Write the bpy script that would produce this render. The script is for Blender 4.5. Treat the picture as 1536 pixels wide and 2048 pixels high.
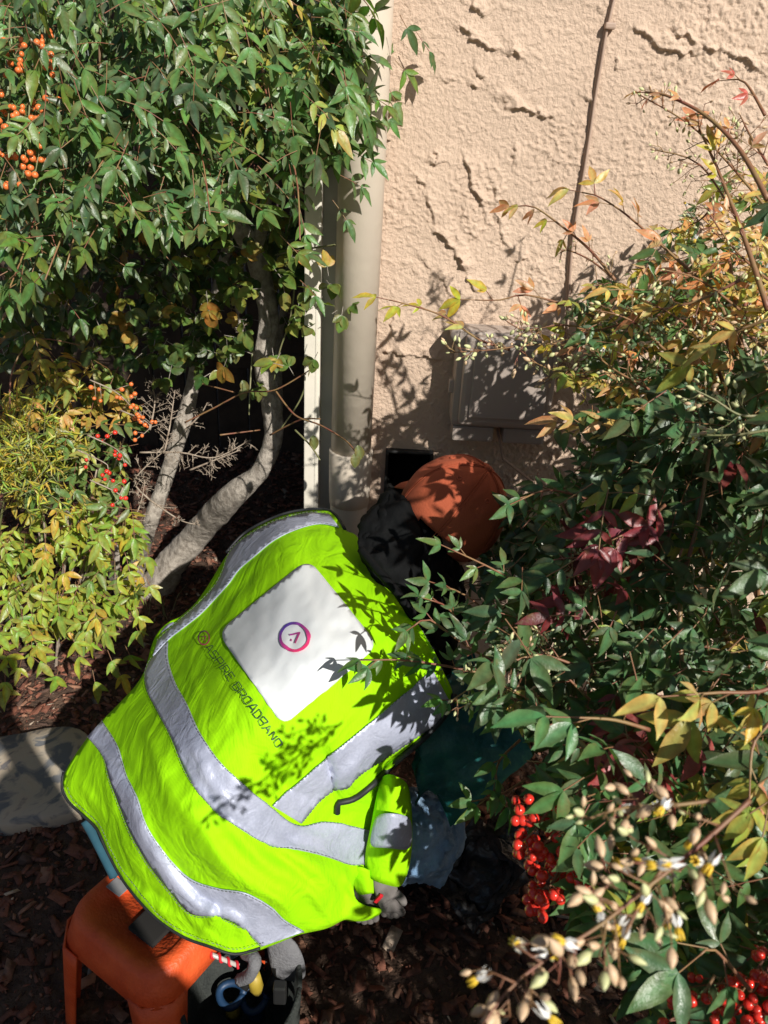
import bpy, bmesh, math, random
import numpy as np
from mathutils import Vector, Matrix, geometry
random.seed(7); rng = np.random.default_rng(7)
for o in list(bpy.data.objects): bpy.data.objects.remove(o)
scene = bpy.context.scene
COL = scene.collection
R = math.radians

# ------------------------------------------------------------------ camera
F = 1537.0; PITCH = R(27); ROLL = R(3.2)
CAM = Vector((0, 0, 1.4))
fw = Vector((0, math.cos(PITCH), -math.sin(PITCH)))
r0 = Vector((1, 0, 0)); u0 = Vector((0, math.sin(PITCH), math.cos(PITCH)))
rt = r0*math.cos(ROLL) + u0*math.sin(ROLL)
up = u0*math.cos(ROLL) - r0*math.sin(ROLL)
cd = bpy.data.cameras.new('camera'); cam = bpy.data.objects.new('camera', cd); COL.objects.link(cam)
cam.matrix_world = Matrix(((rt.x, up.x, -fw.x, CAM.x), (rt.y, up.y, -fw.y, CAM.y), (rt.z, up.z, -fw.z, CAM.z), (0, 0, 0, 1)))
cd.sensor_fit = 'VERTICAL'; cd.sensor_height = 36; cd.lens = 36*F/2048
cd.clip_start = 0.02; cd.clip_end = 300
cd.dof.use_dof = True; cd.dof.focus_distance = 1.35; cd.dof.aperture_fstop = 9
scene.camera = cam

# ------------------------------------------------------------------ light
SUN_AZ = R(31); SUN_EL = R(35)        # azimuth measured from behind the camera towards the right
L = Vector((-math.sin(SUN_AZ)*math.cos(SUN_EL), math.cos(SUN_AZ)*math.cos(SUN_EL), -math.sin(SUN_EL)))
w = bpy.data.worlds.new('World'); scene.world = w; w.use_nodes = True
nt = w.node_tree; bg = nt.nodes['Background']
sky = nt.nodes.new('ShaderNodeTexSky'); sky.sky_type = 'NISHITA'; sky.sun_disc = False
sky.sun_elevation = SUN_EL; sky.sun_rotation = math.pi - SUN_AZ
nt.links.new(sky.outputs[0], bg.inputs[0]); bg.inputs[1].default_value = 0.05
sd = bpy.data.lights.new('sun', 'SUN'); sun = bpy.data.objects.new('sun', sd); COL.objects.link(sun)
sd.energy = 5.0; sd.angle = R(0.53); sd.color = (1, 0.955, 0.88)
sun.rotation_euler = L.to_track_quat('-Z', 'Y').to_euler(); sun.location = -L*10
scene.view_settings.view_transform = 'Standard'; scene.view_settings.look = 'None'
scene.view_settings.exposure = 0.20; scene.view_settings.gamma = 1
scene.view_settings.use_curve_mapping = False
scene.cycles.max_bounces = 6; scene.cycles.transparent_max_bounces = 6
scene.cycles.use_denoising = True

# ------------------------------------------------------------------ pixel helpers (photo pixels -> points in the place)
def ray(px, py): return fw + rt*((px-768)/F) - up*((py-1024)/F)
def Pd(px, py, d): return CAM + ray(px, py)*d
def Pz(px, py, z):
    r = ray(px, py); return CAM + r*((z-CAM.z)/r.z)
WY = 1.70
def Py(px, py, y=WY):
    r = ray(px, py); return CAM + r*((y-CAM.y)/r.y)
CAMn = np.array(CAM); RTn = np.array(rt); UPn = np.array(up); FWn = np.array(fw)
def proj(P):
    d = np.asarray(P) - CAMn; z = d@FWn; z = np.where(np.abs(z) < 1e-6, 1e-6, z)
    return np.stack([768 + (d@RTn)/z*F, 1024 - (d@UPn)/z*F, z], -1)

# ------------------------------------------------------------------ object helpers
def tag(o, label=None, cat=None, group=None, kind=None):
    if label: o['label'] = label
    if cat: o['category'] = cat
    if group: o['group'] = group
    if kind: o['kind'] = kind
    return o
def empty(name, loc=(0, 0, 0)):
    o = bpy.data.objects.new(name, None); COL.objects.link(o); o.location = loc; o.empty_display_size = .1
    bpy.context.view_layer.update() if False else None
    return o
def setparent(o, parent):
    if parent is not None:
        o.parent = parent
        o.matrix_parent_inverse = Matrix.Translation(-Vector(parent.location)) if parent.type == 'EMPTY' else Matrix()
def obj(name, verts, faces, mat, parent=None, smooth=False, cols=None, matidx=None):
    me = bpy.data.meshes.new(name)
    me.from_pydata([tuple(v) for v in verts], [], [tuple(f) for f in faces])
    for m in (mat if isinstance(mat, (list, tuple)) else [mat]): me.materials.append(m)
    if matidx is not None: me.polygons.foreach_set('material_index', list(matidx))
    if smooth: me.polygons.foreach_set('use_smooth', [True]*len(me.polygons))
    if cols is not None:
        a = me.color_attributes.new('Col', 'FLOAT_COLOR', 'POINT')
        c = np.ones((len(me.vertices), 4), np.float32); c[:, :3] = cols
        a.data.foreach_set('color', c.ravel())
    me.update()
    o = bpy.data.objects.new(name, me); COL.objects.link(o); setparent(o, parent)
    return o
def fastmesh(name, V, T, mat, parent=None, smooth=False, cols=None, n=3):
    V = np.asarray(V, np.float32); T = np.asarray(T, np.int32)
    me = bpy.data.meshes.new(name)
    me.vertices.add(len(V)); me.vertices.foreach_set('co', V.ravel())
    me.loops.add(T.size); me.loops.foreach_set('vertex_index', T.ravel())
    me.polygons.add(len(T)); me.polygons.foreach_set('loop_start', np.arange(0, T.size, n, dtype=np.int32))
    me.polygons.foreach_set('loop_total', np.full(len(T), n, np.int32))
    if smooth: me.polygons.foreach_set('use_smooth', np.ones(len(T), bool))
    me.update(calc_edges=True)
    if cols is not None:
        a = me.color_attributes.new('Col', 'FLOAT_COLOR', 'POINT')
        c = np.ones((len(V), 4), np.float32); c[:, :3] = cols
        a.data.foreach_set('color', c.ravel())
    me.materials.append(mat)
    o = bpy.data.objects.new(name, me); COL.objects.link(o); setparent(o, parent)
    return o
class MB:
    def __init__(s): s.v = []; s.f = []
    def add(s, v, f):
        b = len(s.v); s.v += [tuple(x) for x in v]; s.f += [tuple(i+b for i in q) for q in f]; return s
    def box(s, c, size, M=None, bev=0):
        bm = bmesh.new(); bmesh.ops.create_cube(bm, size=1)
        for v in bm.verts: v.co = Vector((v.co.x*size[0], v.co.y*size[1], v.co.z*size[2]))
        if bev: bmesh.ops.bevel(bm, geom=list(bm.edges), offset=bev, segments=2, profile=.6, affect='EDGES')
        bm.verts.index_update()
        s.add([(M @ v.co if M else v.co)+Vector(c) for v in bm.verts], [[v.index for v in f.verts] for f in bm.faces]); bm.free(); return s
    def tube(s, pts, rad, n=8, cap=True):
        pts = [Vector(p) for p in pts]
        if not hasattr(rad, '__len__'): rad = [rad]*len(pts)
        V = []; Fc = []; ref = None
        for i, p in enumerate(pts):
            t = (pts[min(i+1, len(pts)-1)]-pts[max(i-1, 0)]).normalized()
            if ref is None:
                ref = t.orthogonal().normalized()
            a = (ref - t*ref.dot(t)).normalized(); ref = a; b = t.cross(a)
            for k in range(n):
                q = 2*math.pi*k/n; V.append(p + (a*math.cos(q)+b*math.sin(q))*rad[i])
        for i in range(len(pts)-1):
            for k in range(n):
                Fc.append((i*n+k, i*n+(k+1) % n, (i+1)*n+(k+1) % n, (i+1)*n+k))
        if cap: Fc.append(tuple(range(n))[::-1]); Fc.append(tuple((len(pts)-1)*n+k for k in range(n)))
        return s.add(V, Fc)
    def lathe(s, prof, M, n=24):       # prof: (radius, height) list about local z
        V = []; Fc = []
        for r_, h in prof:
            for k in range(n): V.append(M @ Vector((r_*math.cos(2*math.pi*k/n), r_*math.sin(2*math.pi*k/n), h)))
        for i in range(len(prof)-1):
            for k in range(n): Fc.append((i*n+k, i*n+(k+1) % n, (i+1)*n+(k+1) % n, (i+1)*n+k))
        return s.add(V, Fc)
    def build(s, name, mat, parent=None, smooth=False): return obj(name, s.v, s.f, mat, parent, smooth)
def catmull(pts, step=8, closed=False):
    P = [np.array(p, float) for p in pts]; out = []
    n = len(P); rngi = range(n if closed else n-1)
    for i in rngi:
        if closed: a, b, c, d = P[(i-1) % n], P[i], P[(i+1) % n], P[(i+2) % n]
        else: a, b, c, d = P[max(i-1, 0)], P[i], P[i+1], P[min(i+2, n-1)]
        k = max(1, int(np.linalg.norm(c-b)/step))
        for j in range(k):
            t = j/k
            out.append(.5*((2*b)+(-a+c)*t+(2*a-5*b+4*c-d)*t*t+(-a+3*b-3*c+d)*t**3))
    if not closed: out.append(P[-1])
    return out
def smoothpts(pts, k=6): return [Vector(p) for p in catmull([tuple(p) for p in pts], step=1e9 if k < 2 else max(1e-4, sum((Vector(pts[i+1])-Vector(pts[i])).length for i in range(len(pts)-1))/(len(pts)-1)/k))]

# ------------------------------------------------------------------ materials
def newmat(name):
    m = bpy.data.materials.new(name); m.use_nodes = True
    return m, m.node_tree, m.node_tree.nodes['Principled BSDF']
def mat(name, c1, c2=None, scale=8, rough=.6, bump=0, bscale=60, metal=0, spec=.5, detail=4, dist=.01, attr=False, coat=0):
    m, nt, b = newmat(name); N = nt.nodes.new; Lk = nt.links.new
    b.inputs['Roughness'].default_value = rough; b.inputs['Metallic'].default_value = metal
    b.inputs['Specular IOR Level'].default_value = spec
    if coat: b.inputs['Coat Weight'].default_value = coat
    tc = N('ShaderNodeTexCoord')
    n1 = N('ShaderNodeTexNoise'); n1.inputs['Scale'].default_value = scale; n1.inputs['Detail'].default_value = detail
    Lk(tc.outputs['Object'], n1.inputs['Vector'])
    cr = N('ShaderNodeValToRGB'); cr.color_ramp.elements[0].position = .35; cr.color_ramp.elements[1].position = .65
    c2 = c2 or tuple(min(1, x*1.15) for x in c1)
    cr.color_ramp.elements[0].color = (*c1, 1); cr.color_ramp.elements[1].color = (*c2, 1)
    Lk(n1.outputs['Fac'], cr.inputs['Fac'])
    out = cr.outputs['Color']
    if attr:
        at = N('ShaderNodeAttribute'); at.attribute_name = 'Col'
        mx = N('ShaderNodeMix'); mx.data_type = 'RGBA'; mx.blend_type = 'MULTIPLY'; mx.inputs[0].default_value = 1
        Lk(out, mx.inputs[6]); Lk(at.outputs['Color'], mx.inputs[7]); out = mx.outputs[2]
    Lk(out, b.inputs['Base Color'])
    if bump:
        n2 = N('ShaderNodeTexNoise'); n2.inputs['Scale'].default_value = bscale; n2.inputs['Detail'].default_value = 5
        Lk(tc.outputs['Object'], n2.inputs['Vector'])
        bp = N('ShaderNodeBump'); bp.inputs['Strength'].default_value = bump; bp.inputs['Distance'].default_value = dist
        Lk(n2.outputs['Fac'], bp.inputs['Height']); Lk(bp.outputs['Normal'], b.inputs['Normal'])
    return m
def leafmat(name, rough=.30, trans=.20):
    m, nt, b = newmat(name); N = nt.nodes.new; Lk = nt.links.new
    at = N('ShaderNodeAttribute'); at.attribute_name = 'Col'
    oi = N('ShaderNodeObjectInfo')
    mx = N('ShaderNodeMix'); mx.data_type = 'RGBA'; mx.blend_type = 'MULTIPLY'; mx.inputs[0].default_value = 1
    Lk(at.outputs['Color'], mx.inputs[6]); Lk(oi.outputs['Color'], mx.inputs[7])
    geo = N('ShaderNodeNewGeometry')
    n1 = N('ShaderNodeTexNoise'); n1.inputs['Scale'].default_value = 90; n1.inputs['Detail'].default_value = 3
    Lk(geo.outputs['Position'], n1.inputs['Vector'])
    mr = N('ShaderNodeMapRange'); mr.inputs[1].default_value = .3; mr.inputs[2].default_value = .7; mr.inputs[3].default_value = .75; mr.inputs[4].default_value = 1.2
    Lk(n1.outputs['Fac'], mr.inputs[0])
    sc = N('ShaderNodeVectorMath'); sc.operation = 'SCALE'; Lk(mx.outputs[2], sc.inputs[0]); Lk(mr.outputs[0], sc.inputs['Scale'])
    n5 = N('ShaderNodeTexNoise'); n5.inputs['Scale'].default_value = 38; n5.inputs['Detail'].default_value = 4; Lk(geo.outputs['Position'], n5.inputs['Vector'])
    r5 = N('ShaderNodeMapRange'); r5.inputs[1].default_value = .62; r5.inputs[2].default_value = .70; r5.inputs[4].default_value = .55; Lk(n5.outputs['Fac'], r5.inputs[0])
    m5 = N('ShaderNodeMix'); m5.data_type = 'RGBA'; Lk(r5.outputs[0], m5.inputs[0]); Lk(sc.outputs[0], m5.inputs[6]); m5.inputs[7].default_value = (.16, .13, .05, 1)
    Lk(m5.outputs[2], b.inputs['Base Color']); r6 = N('ShaderNodeMapRange'); r6.inputs[3].default_value = rough-.08; r6.inputs[4].default_value = rough+.25; Lk(n1.outputs['Fac'], r6.inputs[0]); Lk(r6.outputs[0], b.inputs['Roughness'])
    b.inputs['Specular IOR Level'].default_value = .4
    tr = N('ShaderNodeBsdfTranslucent')
    s2 = N('ShaderNodeMix'); s2.data_type = 'RGBA'; s2.blend_type = 'MULTIPLY'; s2.inputs[0].default_value = 1
    Lk(sc.outputs[0], s2.inputs[6]); s2.inputs[7].default_value = (2.2, 2.4, .9, 1); Lk(s2.outputs[2], tr.inputs['Color'])
    ms = N('ShaderNodeMixShader'); ms.inputs[0].default_value = trans
    Lk(b.outputs[0], ms.inputs[1]); Lk(tr.outputs[0], ms.inputs[2])
    Lk(ms.outputs[0], nt.nodes['Material Output'].inputs['Surface'])
    n2 = N('ShaderNodeTexNoise'); n2.inputs['Scale'].default_value = 260
    Lk(geo.outputs['Position'], n2.inputs['Vector'])
    bp = N('ShaderNodeBump'); bp.inputs['Strength'].default_value = .25; bp.inputs['Distance'].default_value = .002
    Lk(n2.outputs['Fac'], bp.inputs['Height']); Lk(bp.outputs['Normal'], b.inputs['Normal'])
    return m
M = {}
M['leaf'] = leafmat('leaf_surface')
M['twig'] = mat('twig_bark', (.16, .09, .05), (.28, .17, .1), 40, .7)
M['redstem'] = mat('red_stem', (.22, .075, .05), (.26, .17, .07), 30, .5)
M['greystem'] = mat('dry_stem', (.25, .19, .14), (.4, .33, .26), 60, .8)
M['vine'] = mat('vine_stem', (.16, .18, .07), (.22, .2, .1), 40, .5)
M['bud'] = mat('bud_skin', (.62, .56, .32), (.60, .30, .21), 60, .5)
M['bud_green'] = mat('green_bud_skin', (.50, .55, .24), (.62, .60, .34), 60, .5)
M['petal'] = mat('white_petal', (.72, .72, .68), (.8, .8, .78), 50, .5)
M['anther'] = mat('yellow_anther', (.75, .45, .03), (.8, .6, .06), 60, .5)
M['berry_o'] = mat('orange_berry', (.72, .13, .03), (.8, .24, .07), 25, .3)
M['berry_r'] = mat('red_berry', (.62, .02, .015), (.75, .06, .035), 25, .22, coat=.3)
M['paint'] = mat('beige_paint', (.58, .50, .41), (.63, .55, .45), 5, .45, .08, 40)
M['trim'] = mat('cream_paint', (.66, .62, .53), (.72, .67, .58), 6, .5, .12, 30)
M['board'] = mat('grey_board', (.42, .41, .38), (.46, .45, .41), 5, .55, .08, 60)
M['boxp'] = mat('utility_box_paint', (.37, .31, .27), (.41, .345, .30), 6, .5, .1, 80)
M['fence'] = mat('dark_backdrop_wood', (.035, .022, .014), (.07, .045, .03), 12, .85, .5, 40)  # near-black so the added fence reads as deep shade
M['dark'] = mat('dark_plastic', (.012, .012, .012), (.02, .02, .02), 10, .5)
M['void'] = mat('cavity_shade', (.01, .009, .008), (.015, .013, .012), 10, .9)  # shade inside openings put into the colour
M['orange'] = mat('orange_plastic', (.66, .080, .018), (.78, .115, .028), 28, .5, .25, 220, detail=9)
M['grey_sticker'] = mat('grey_sticker', (.20, .20, .21), (.26, .26, .27), 20, .35)
M['cap'] = mat('rust_cotton', (.36, .072, .028), (.43, .095, .038), 9, .85, .35, 350, dist=.002)
M['black_cloth'] = mat('black_fabric', (.003, .0035, .004), (.006, .0065, .007), 12, .8, .3, 200, dist=.003, spec=.15)
M['teal'] = mat('teal_fabric', (.0, .06, .06), (.005, .09, .085), 10, .55, .4, 60)
M['teal2'] = mat('blue_shirt_fabric', (.01, .06, .09), (.02, .09, .13), 18, .85)
M['jeans'] = mat('blue_denim', (.13, .23, .37), (.24, .36, .50), 22, .85, .9, 38, dist=.022)
M['skin'] = mat('skin', (.42, .22, .14), (.48, .26, .17), 20, .5)
M['glove'] = mat('grey_suede', (.12, .105, .10), (.17, .155, .145), 40, .9, .5, 300, dist=.002)
M['redcloth'] = mat('red_fabric', (.55, .01, .02), None, 20, .7)
M['piping'] = mat('black_piping', (.012, .013, .015), None, 20, .6)
M['plasticbag'] = mat('black_plastic_sheet', (.03, .03, .032), (.045, .045, .046), 20, .22, .8, 25, dist=.02)
M['blue_h'] = mat('blue_rubber', (.010, .035, .085), (.015, .05, .12), 20, .5)
M['yellow_h'] = mat('yellow_rubber', (.30, .21, .02), (.4, .29, .04), 20, .5)
M['canvas'] = mat('grey_canvas', (.13, .13, .14), (.18, .18, .19), 30, .85, .4, 200)
M['dkcanvas'] = mat('dark_canvas', (.02, .024, .022), (.035, .04, .036), 30, .85, .5, 200)
M['steel'] = mat('steel', (.4, .4, .4), None, 30, .3, metal=.9)
M['clear'] = mat('pale_plastic', (.4, .38, .35), None, 30, .25)
M['white'] = mat('white_print_panel', (.68, .71, .72), (.70, .73, .74), 9, .5, .05, 30)
M['ink'] = mat('dark_ink', (.015, .05, .03), None, 20, .6)
M['cable'] = mat('painted_cable', (.36, .25, .19), (.42, .30, .23), 20, .6)
def lime():
    m, nt, b = newmat('lime_knit_fabric'); N = nt.nodes.new; Lk = nt.links.new
    tc = N('ShaderNodeTexCoord')
    n1 = N('ShaderNodeTexNoise'); n1.inputs['Scale'].default_value = 6; Lk(tc.outputs['Object'], n1.inputs['Vector'])
    cr = N('ShaderNodeValToRGB'); cr.color_ramp.elements[0].color = (.28, .68, .002, 1); cr.color_ramp.elements[1].color = (.38, .80, .003, 1)
    Lk(n1.outputs['Fac'], cr.inputs['Fac']); Lk(cr.outputs[0], b.inputs['Base Color'])
    b.inputs['Roughness'].default_value = .8; b.inputs['Specular IOR Level'].default_value = .15
    wv = N('ShaderNodeTexWave'); wv.inputs['Scale'].default_value = 160; wv.inputs['Distortion'].default_value = .6; Lk(tc.outputs['Object'], wv.inputs['Vector'])
    wr = N('ShaderNodeTexNoise'); wr.inputs['Scale'].default_value = 16; wr.inputs['Detail'].default_value = 3; wr.inputs['Distortion'].default_value = .8
    mp = N('ShaderNodeMapping'); mp.inputs['Scale'].default_value = (1.6, .5, 1); Lk(tc.outputs['Object'], mp.inputs['Vector']); Lk(mp.outputs[0], wr.inputs['Vector'])
    b1 = N('ShaderNodeBump'); b1.inputs['Strength'].default_value = .35; b1.inputs['Distance'].default_value = .0008; Lk(wv.outputs['Fac'], b1.inputs['Height'])
    b2 = N('ShaderNodeBump'); b2.inputs['Strength'].default_value = .65; b2.inputs['Distance'].default_value = .012; Lk(wr.outputs['Fac'], b2.inputs['Height'])
    Lk(b1.outputs[0], b2.inputs['Normal']); Lk(b2.outputs[0], b.inputs['Normal'])
    return m
M['lime'] = lime()
def tape():
    m, nt, b = newmat('silver_reflective_tape'); N = nt.nodes.new; Lk = nt.links.new
    tc = N('ShaderNodeTexCoord')
    n1 = N('ShaderNodeTexNoise'); n1.inputs['Scale'].default_value = 300; Lk(tc.outputs['Object'], n1.inputs['Vector'])
    n3 = N('ShaderNodeTexNoise'); n3.inputs['Scale'].default_value = 12; n3.inputs['Detail'].default_value = 5; Lk(tc.outputs['Object'], n3.inputs['Vector'])
    ad = N('ShaderNodeMath'); ad.operation = 'MULTIPLY_ADD'; Lk(n1.outputs['Fac'], ad.inputs[0]); ad.inputs[1].default_value = .5; Lk(n3.outputs['Fac'], ad.inputs[2])
    cr = N('ShaderNodeValToRGB'); cr.color_ramp.elements[0].position = .55; cr.color_ramp.elements[1].position = .95
    cr.color_ramp.elements[0].color = (.36, .39, .50, 1); cr.color_ramp.elements[1].color = (.50, .53, .66, 1)
    Lk(ad.outputs[0], cr.inputs['Fac']); Lk(cr.outputs[0], b.inputs['Base Color'])
    b.inputs['Roughness'].default_value = .42; b.inputs['Metallic'].default_value = .15
    n2 = N('ShaderNodeTexNoise'); n2.inputs['Scale'].default_value = 35; n2.inputs['Detail'].default_value = 6; n2.inputs['Distortion'].default_value = 1.2; Lk(tc.outputs['Object'], n2.inputs['Vector'])
    bp = N('ShaderNodeBump'); bp.inputs['Strength'].default_value = .5; bp.inputs['Distance'].default_value = .006; Lk(n2.outputs['Fac'], bp.inputs['Height']); Lk(bp.outputs[0], b.inputs['Normal'])
    return m
M['tape'] = tape()
def stucco():
    m, nt, b = newmat('pink_beige_stucco'); N = nt.nodes.new; Lk = nt.links.new
    tc = N('ShaderNodeTexCoord')
    n1 = N('ShaderNodeTexNoise'); n1.inputs['Scale'].default_value = 3; n1.inputs['Detail'].default_value = 8; Lk(tc.outputs['Object'], n1.inputs['Vector'])
    cr = N('ShaderNodeValToRGB'); cr.color_ramp.elements[0].position = .3; cr.color_ramp.elements[1].position = .7
    cr.color_ramp.elements[0].color = (.56, .42, .318, 1); cr.color_ramp.elements[1].color = (.64, .485, .37, 1)
    Lk(n1.outputs['Fac'], cr.inputs['Fac']); Lk(cr.outputs[0], b.inputs['Base Color'])
    b.inputs['Roughness'].default_value = .85; b.inputs['Specular IOR Level'].default_value = .25
    n2 = N('ShaderNodeTexNoise'); n2.inputs['Scale'].default_value = 130; n2.inputs['Detail'].default_value = 5; n2.inputs['Roughness'].default_value = .65; Lk(tc.outputs['Object'], n2.inputs['Vector'])
    bp = N('ShaderNodeBump'); bp.inputs['Strength'].default_value = .9; bp.inputs['Distance'].default_value = .006; Lk(n2.outputs['Fac'], bp.inputs['Height']); Lk(bp.outputs[0], b.inputs['Normal'])
    return m
M['stucco'] = stucco()
def bark():
    m, nt, b = newmat('grey_tree_bark'); N = nt.nodes.new; Lk = nt.links.new
    tc = N('ShaderNodeTexCoord'); mp = N('ShaderNodeMapping'); mp.inputs['Scale'].default_value = (1, .8, .8); Lk(tc.outputs['Object'], mp.inputs['Vector'])
    n1 = N('ShaderNodeTexNoise'); n1.inputs['Scale'].default_value = 60; n1.inputs['Detail'].default_value = 10; n1.inputs['Roughness'].default_value = .65; Lk(mp.outputs[0], n1.inputs['Vector'])
    cr = N('ShaderNodeValToRGB'); cr.color_ramp.elements[0].position = .35; cr.color_ramp.elements[1].position = .62
    cr.color_ramp.elements[0].color = (.20, .17, .14, 1); cr.color_ramp.elements[1].color = (.46, .41, .35, 1)
    Lk(n1.outputs['Fac'], cr.inputs['Fac']); Lk(cr.outputs[0], b.inputs['Base Color']); b.inputs['Roughness'].default_value = .9
    bp = N('ShaderNodeBump'); bp.inputs['Strength'].default_value = .8; bp.inputs['Distance'].default_value = .01; Lk(n1.outputs['Fac'], bp.inputs['Height']); Lk(bp.outputs[0], b.inputs['Normal'])
    return m
M['bark'] = bark()
M['soil'] = mat('dark_soil', (.055, .03, .02), (.12, .07, .045), 30, .95, 1, 90, dist=.015, detail=8)
M['mulch'] = mat('bark_chip', (.75, .75, .75), (1.1, 1.1, 1.1), 60, .85, .5, 120, attr=True)
def flag():
    m, nt, b = newmat('mottled_flagstone'); N = nt.nodes.new; Lk = nt.links.new
    tc = N('ShaderNodeTexCoord')
    n1 = N('ShaderNodeTexNoise'); n1.inputs['Scale'].default_value = 11; n1.inputs['Detail'].default_value = 6; n1.inputs['Distortion'].default_value = 1.6; Lk(tc.outputs['Object'], n1.inputs['Vector'])
    cr = N('ShaderNodeValToRGB'); e = cr.color_ramp.elements; e[0].position = .40; e[0].color = (.15, .155, .165, 1); e[1].position = .47; e[1].color = (.42, .36, .28, 1)
    x = e.new(.58); x.color = (.44, .36, .27, 1); x = e.new(.66); x.color = (.16, .15, .15, 1)
    Lk(n1.outputs['Fac'], cr.inputs['Fac']); Lk(cr.outputs[0], b.inputs['Base Color']); b.inputs['Roughness'].default_value = .7
    bp = N('ShaderNodeBump'); bp.inputs['Strength'].default_value = .5; bp.inputs['Distance'].default_value = .006; Lk(n1.outputs['Fac'], bp.inputs['Height']); Lk(bp.outputs[0], b.inputs['Normal'])
    return m
M['flag'] = flag()
def ringmat():
    m, nt, b = newmat('purple_pink_print'); N = nt.nodes.new; Lk = nt.links.new
    at = N('ShaderNodeAttribute'); at.attribute_name = 'Col'; Lk(at.outputs['Color'], b.inputs['Base Color']); b.inputs['Roughness'].default_value = .6
    return m
M['print'] = ringmat()

# ------------------------------------------------------------------ value noise (numpy)
def vnoise(X, Y, seed=0):
    xi = np.floor(X).astype(np.int64); yi = np.floor(Y).astype(np.int64); fx = X-xi; fy = Y-yi
    fx = fx*fx*(3-2*fx); fy = fy*fy*(3-2*fy)
    def h(a, b):
        n = (a*374761393 + b*668265263 + seed*982451653) & 0xffffffff
        n = ((n ^ (n >> 13))*1274126177) & 0xffffffff
        return ((n ^ (n >> 16)) & 0xffff)/65535.0
    return (h(xi, yi)*(1-fx)+h(xi+1, yi)*fx)*(1-fy)+(h(xi, yi+1)*(1-fx)+h(xi+1, yi+1)*fx)*fy
def fbm(X, Y, seed=0, o=3):
    s = 0; a = 1; t = 0
    for i in range(o): s = s+a*vnoise(X*2**i, Y*2**i, seed+i); t += a; a *= .5
    return s/t

# ------------------------------------------------------------------ ground
gx = np.concatenate([[-60, -20, -6, -3], np.arange(-2.2, 1.6, .025), [2, 4, 8, 20, 60]])
gy = np.concatenate([[-60, -20, -6, -2, -.5], np.arange(.2, 3.6, .025), [4, 6, 10, 20, 60, 120]])
GX, GY = np.meshgrid(gx, gy)
def gz(X, Y): return (fbm(X*4, Y*4, 3)-.5)*.03 + (fbm(X*22, Y*22, 9)-.5)*.014
GZ = np.where((np.abs(GX) < 2.1) & (GY > .2) & (GY < 3.5), gz(GX, GY), 0)
nx, ny = len(gx), len(gy)
idx = np.arange(nx*ny).reshape(ny, nx)
Q = np.stack([idx[:-1, :-1], idx[:-1, 1:], idx[1:, 1:], idx[1:, :-1]], -1).reshape(-1, 4)
g = fastmesh('ground', np.stack([GX, GY, GZ], -1).reshape(-1, 3), Q, M['soil'], smooth=True, n=4); tag(g, kind='structure')
# bark mulch
cube = np.array([[-1, -1, -1], [1, -1, -1], [1, 1, -1], [-1, 1, -1], [-1, -1, 1], [1, -1, 1], [1, 1, 1], [-1, 1, 1]], float)*.5
cf = np.array([[0, 3, 2, 1], [4, 5, 6, 7], [0, 1, 5, 4], [1, 2, 6, 5], [2, 3, 7, 6], [3, 0, 4, 7]])
def chips(n, x0, x1, y0, y1, smin, smax):
    c = np.stack([rng.uniform(x0, x1, n), rng.uniform(y0, y1, n)], -1)
    ln = smin + (smax-smin)*rng.random(n)**3; wd = ln*rng.uniform(.2, .6, n); th = rng.uniform(.0015, .006, n)
    base = cube[None]*np.stack([ln, wd, th], -1)[:, None, :]
    base = base + rng.normal(0, .12, base.shape)*np.stack([ln, wd, th*.5], -1)[:, None, :]
    yaw = rng.uniform(0, 6.28, n); pt = rng.normal(0, .28, n); rl = rng.normal(0, .35, n)
    def rot(V, a, i, j):
        ca, sa = np.cos(a)[:, None], np.sin(a)[:, None]; A = V[..., i].copy(); B = V[..., j].copy()
        V[..., i] = ca*A-sa*B; V[..., j] = sa*A+ca*B; return V
    V = rot(base, rl, 1, 2); V = rot(V, pt, 0, 2); V = rot(V, yaw, 0, 1)
    z = gz(c[:, 0], c[:, 1])+rng.uniform(.001, .010, n)
    V = V + np.stack([c[:, 0], c[:, 1], z], -1)[:, None, :]
    k = rng.random(n)[:, None]
    base_c = np.where(k < .62, [[.20, .075, .045]], np.where(k < .86, [[.29, .145, .09]], np.where(k < .96, [[.09, .05, .035]], [[.42, .33, .25]])))
    colr = base_c*rng.uniform(.6, 1.35, (n, 1))
    return V.reshape(-1, 3), (cf[None]+(np.arange(n)*8)[:, None, None]).reshape(-1, 4), np.repeat(colr, 8, 0)
Va, Fa, Ca = chips(34000, -1.9, 1.1, .45, 3.3, .004, .040)
m1 = fastmesh('bark_mulch', Va, Fa, M['mulch'], cols=Ca, n=4); tag(m1, 'reddish brown bark chips scattered over the soil', 'mulch', kind='stuff')
# flagstone
fl = [(-60, 1490), (60, 1462), (110, 1452), (160, 1456), (200, 1500), (215, 1560), (190, 1600), (140, 1622), (60, 1640), (0, 1648), (-60, 1640), (-150, 1570)]
top = [Pz(x, y, .035) for x, y in catmull(fl, 14, True)]
cx = sum(top, Vector())/len(top)
mb = MB(); n = len(top); V = []; Fc = []
for ring, (s, z) in enumerate([(1.0, -.02), (1.012, .018), (1.0, .03), (.97, .036), (.6, .037), (.25, .036)]):
    for p in top:
        q = cx+(p-cx)*s; q.z = z + (fbm(np.array(q.x*9), np.array(q.y*9), 5)-.5)*.008; V.append(q)
for r_ in range(5):
    for k in range(n): Fc.append((r_*n+k, r_*n+(k+1) % n, (r_+1)*n+(k+1) % n, (r_+1)*n+k))
V.append(cx+Vector((0, 0, .001))); [Fc.append((5*n+k, 5*n+(k+1) % n, len(V)-1)) for k in range(n)]
o = obj('stepping_stone', V, Fc, M['flag'], smooth=True); tag(o, 'mottled grey and tan flagstone set in the mulch at the left', 'stepping stone')

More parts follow.
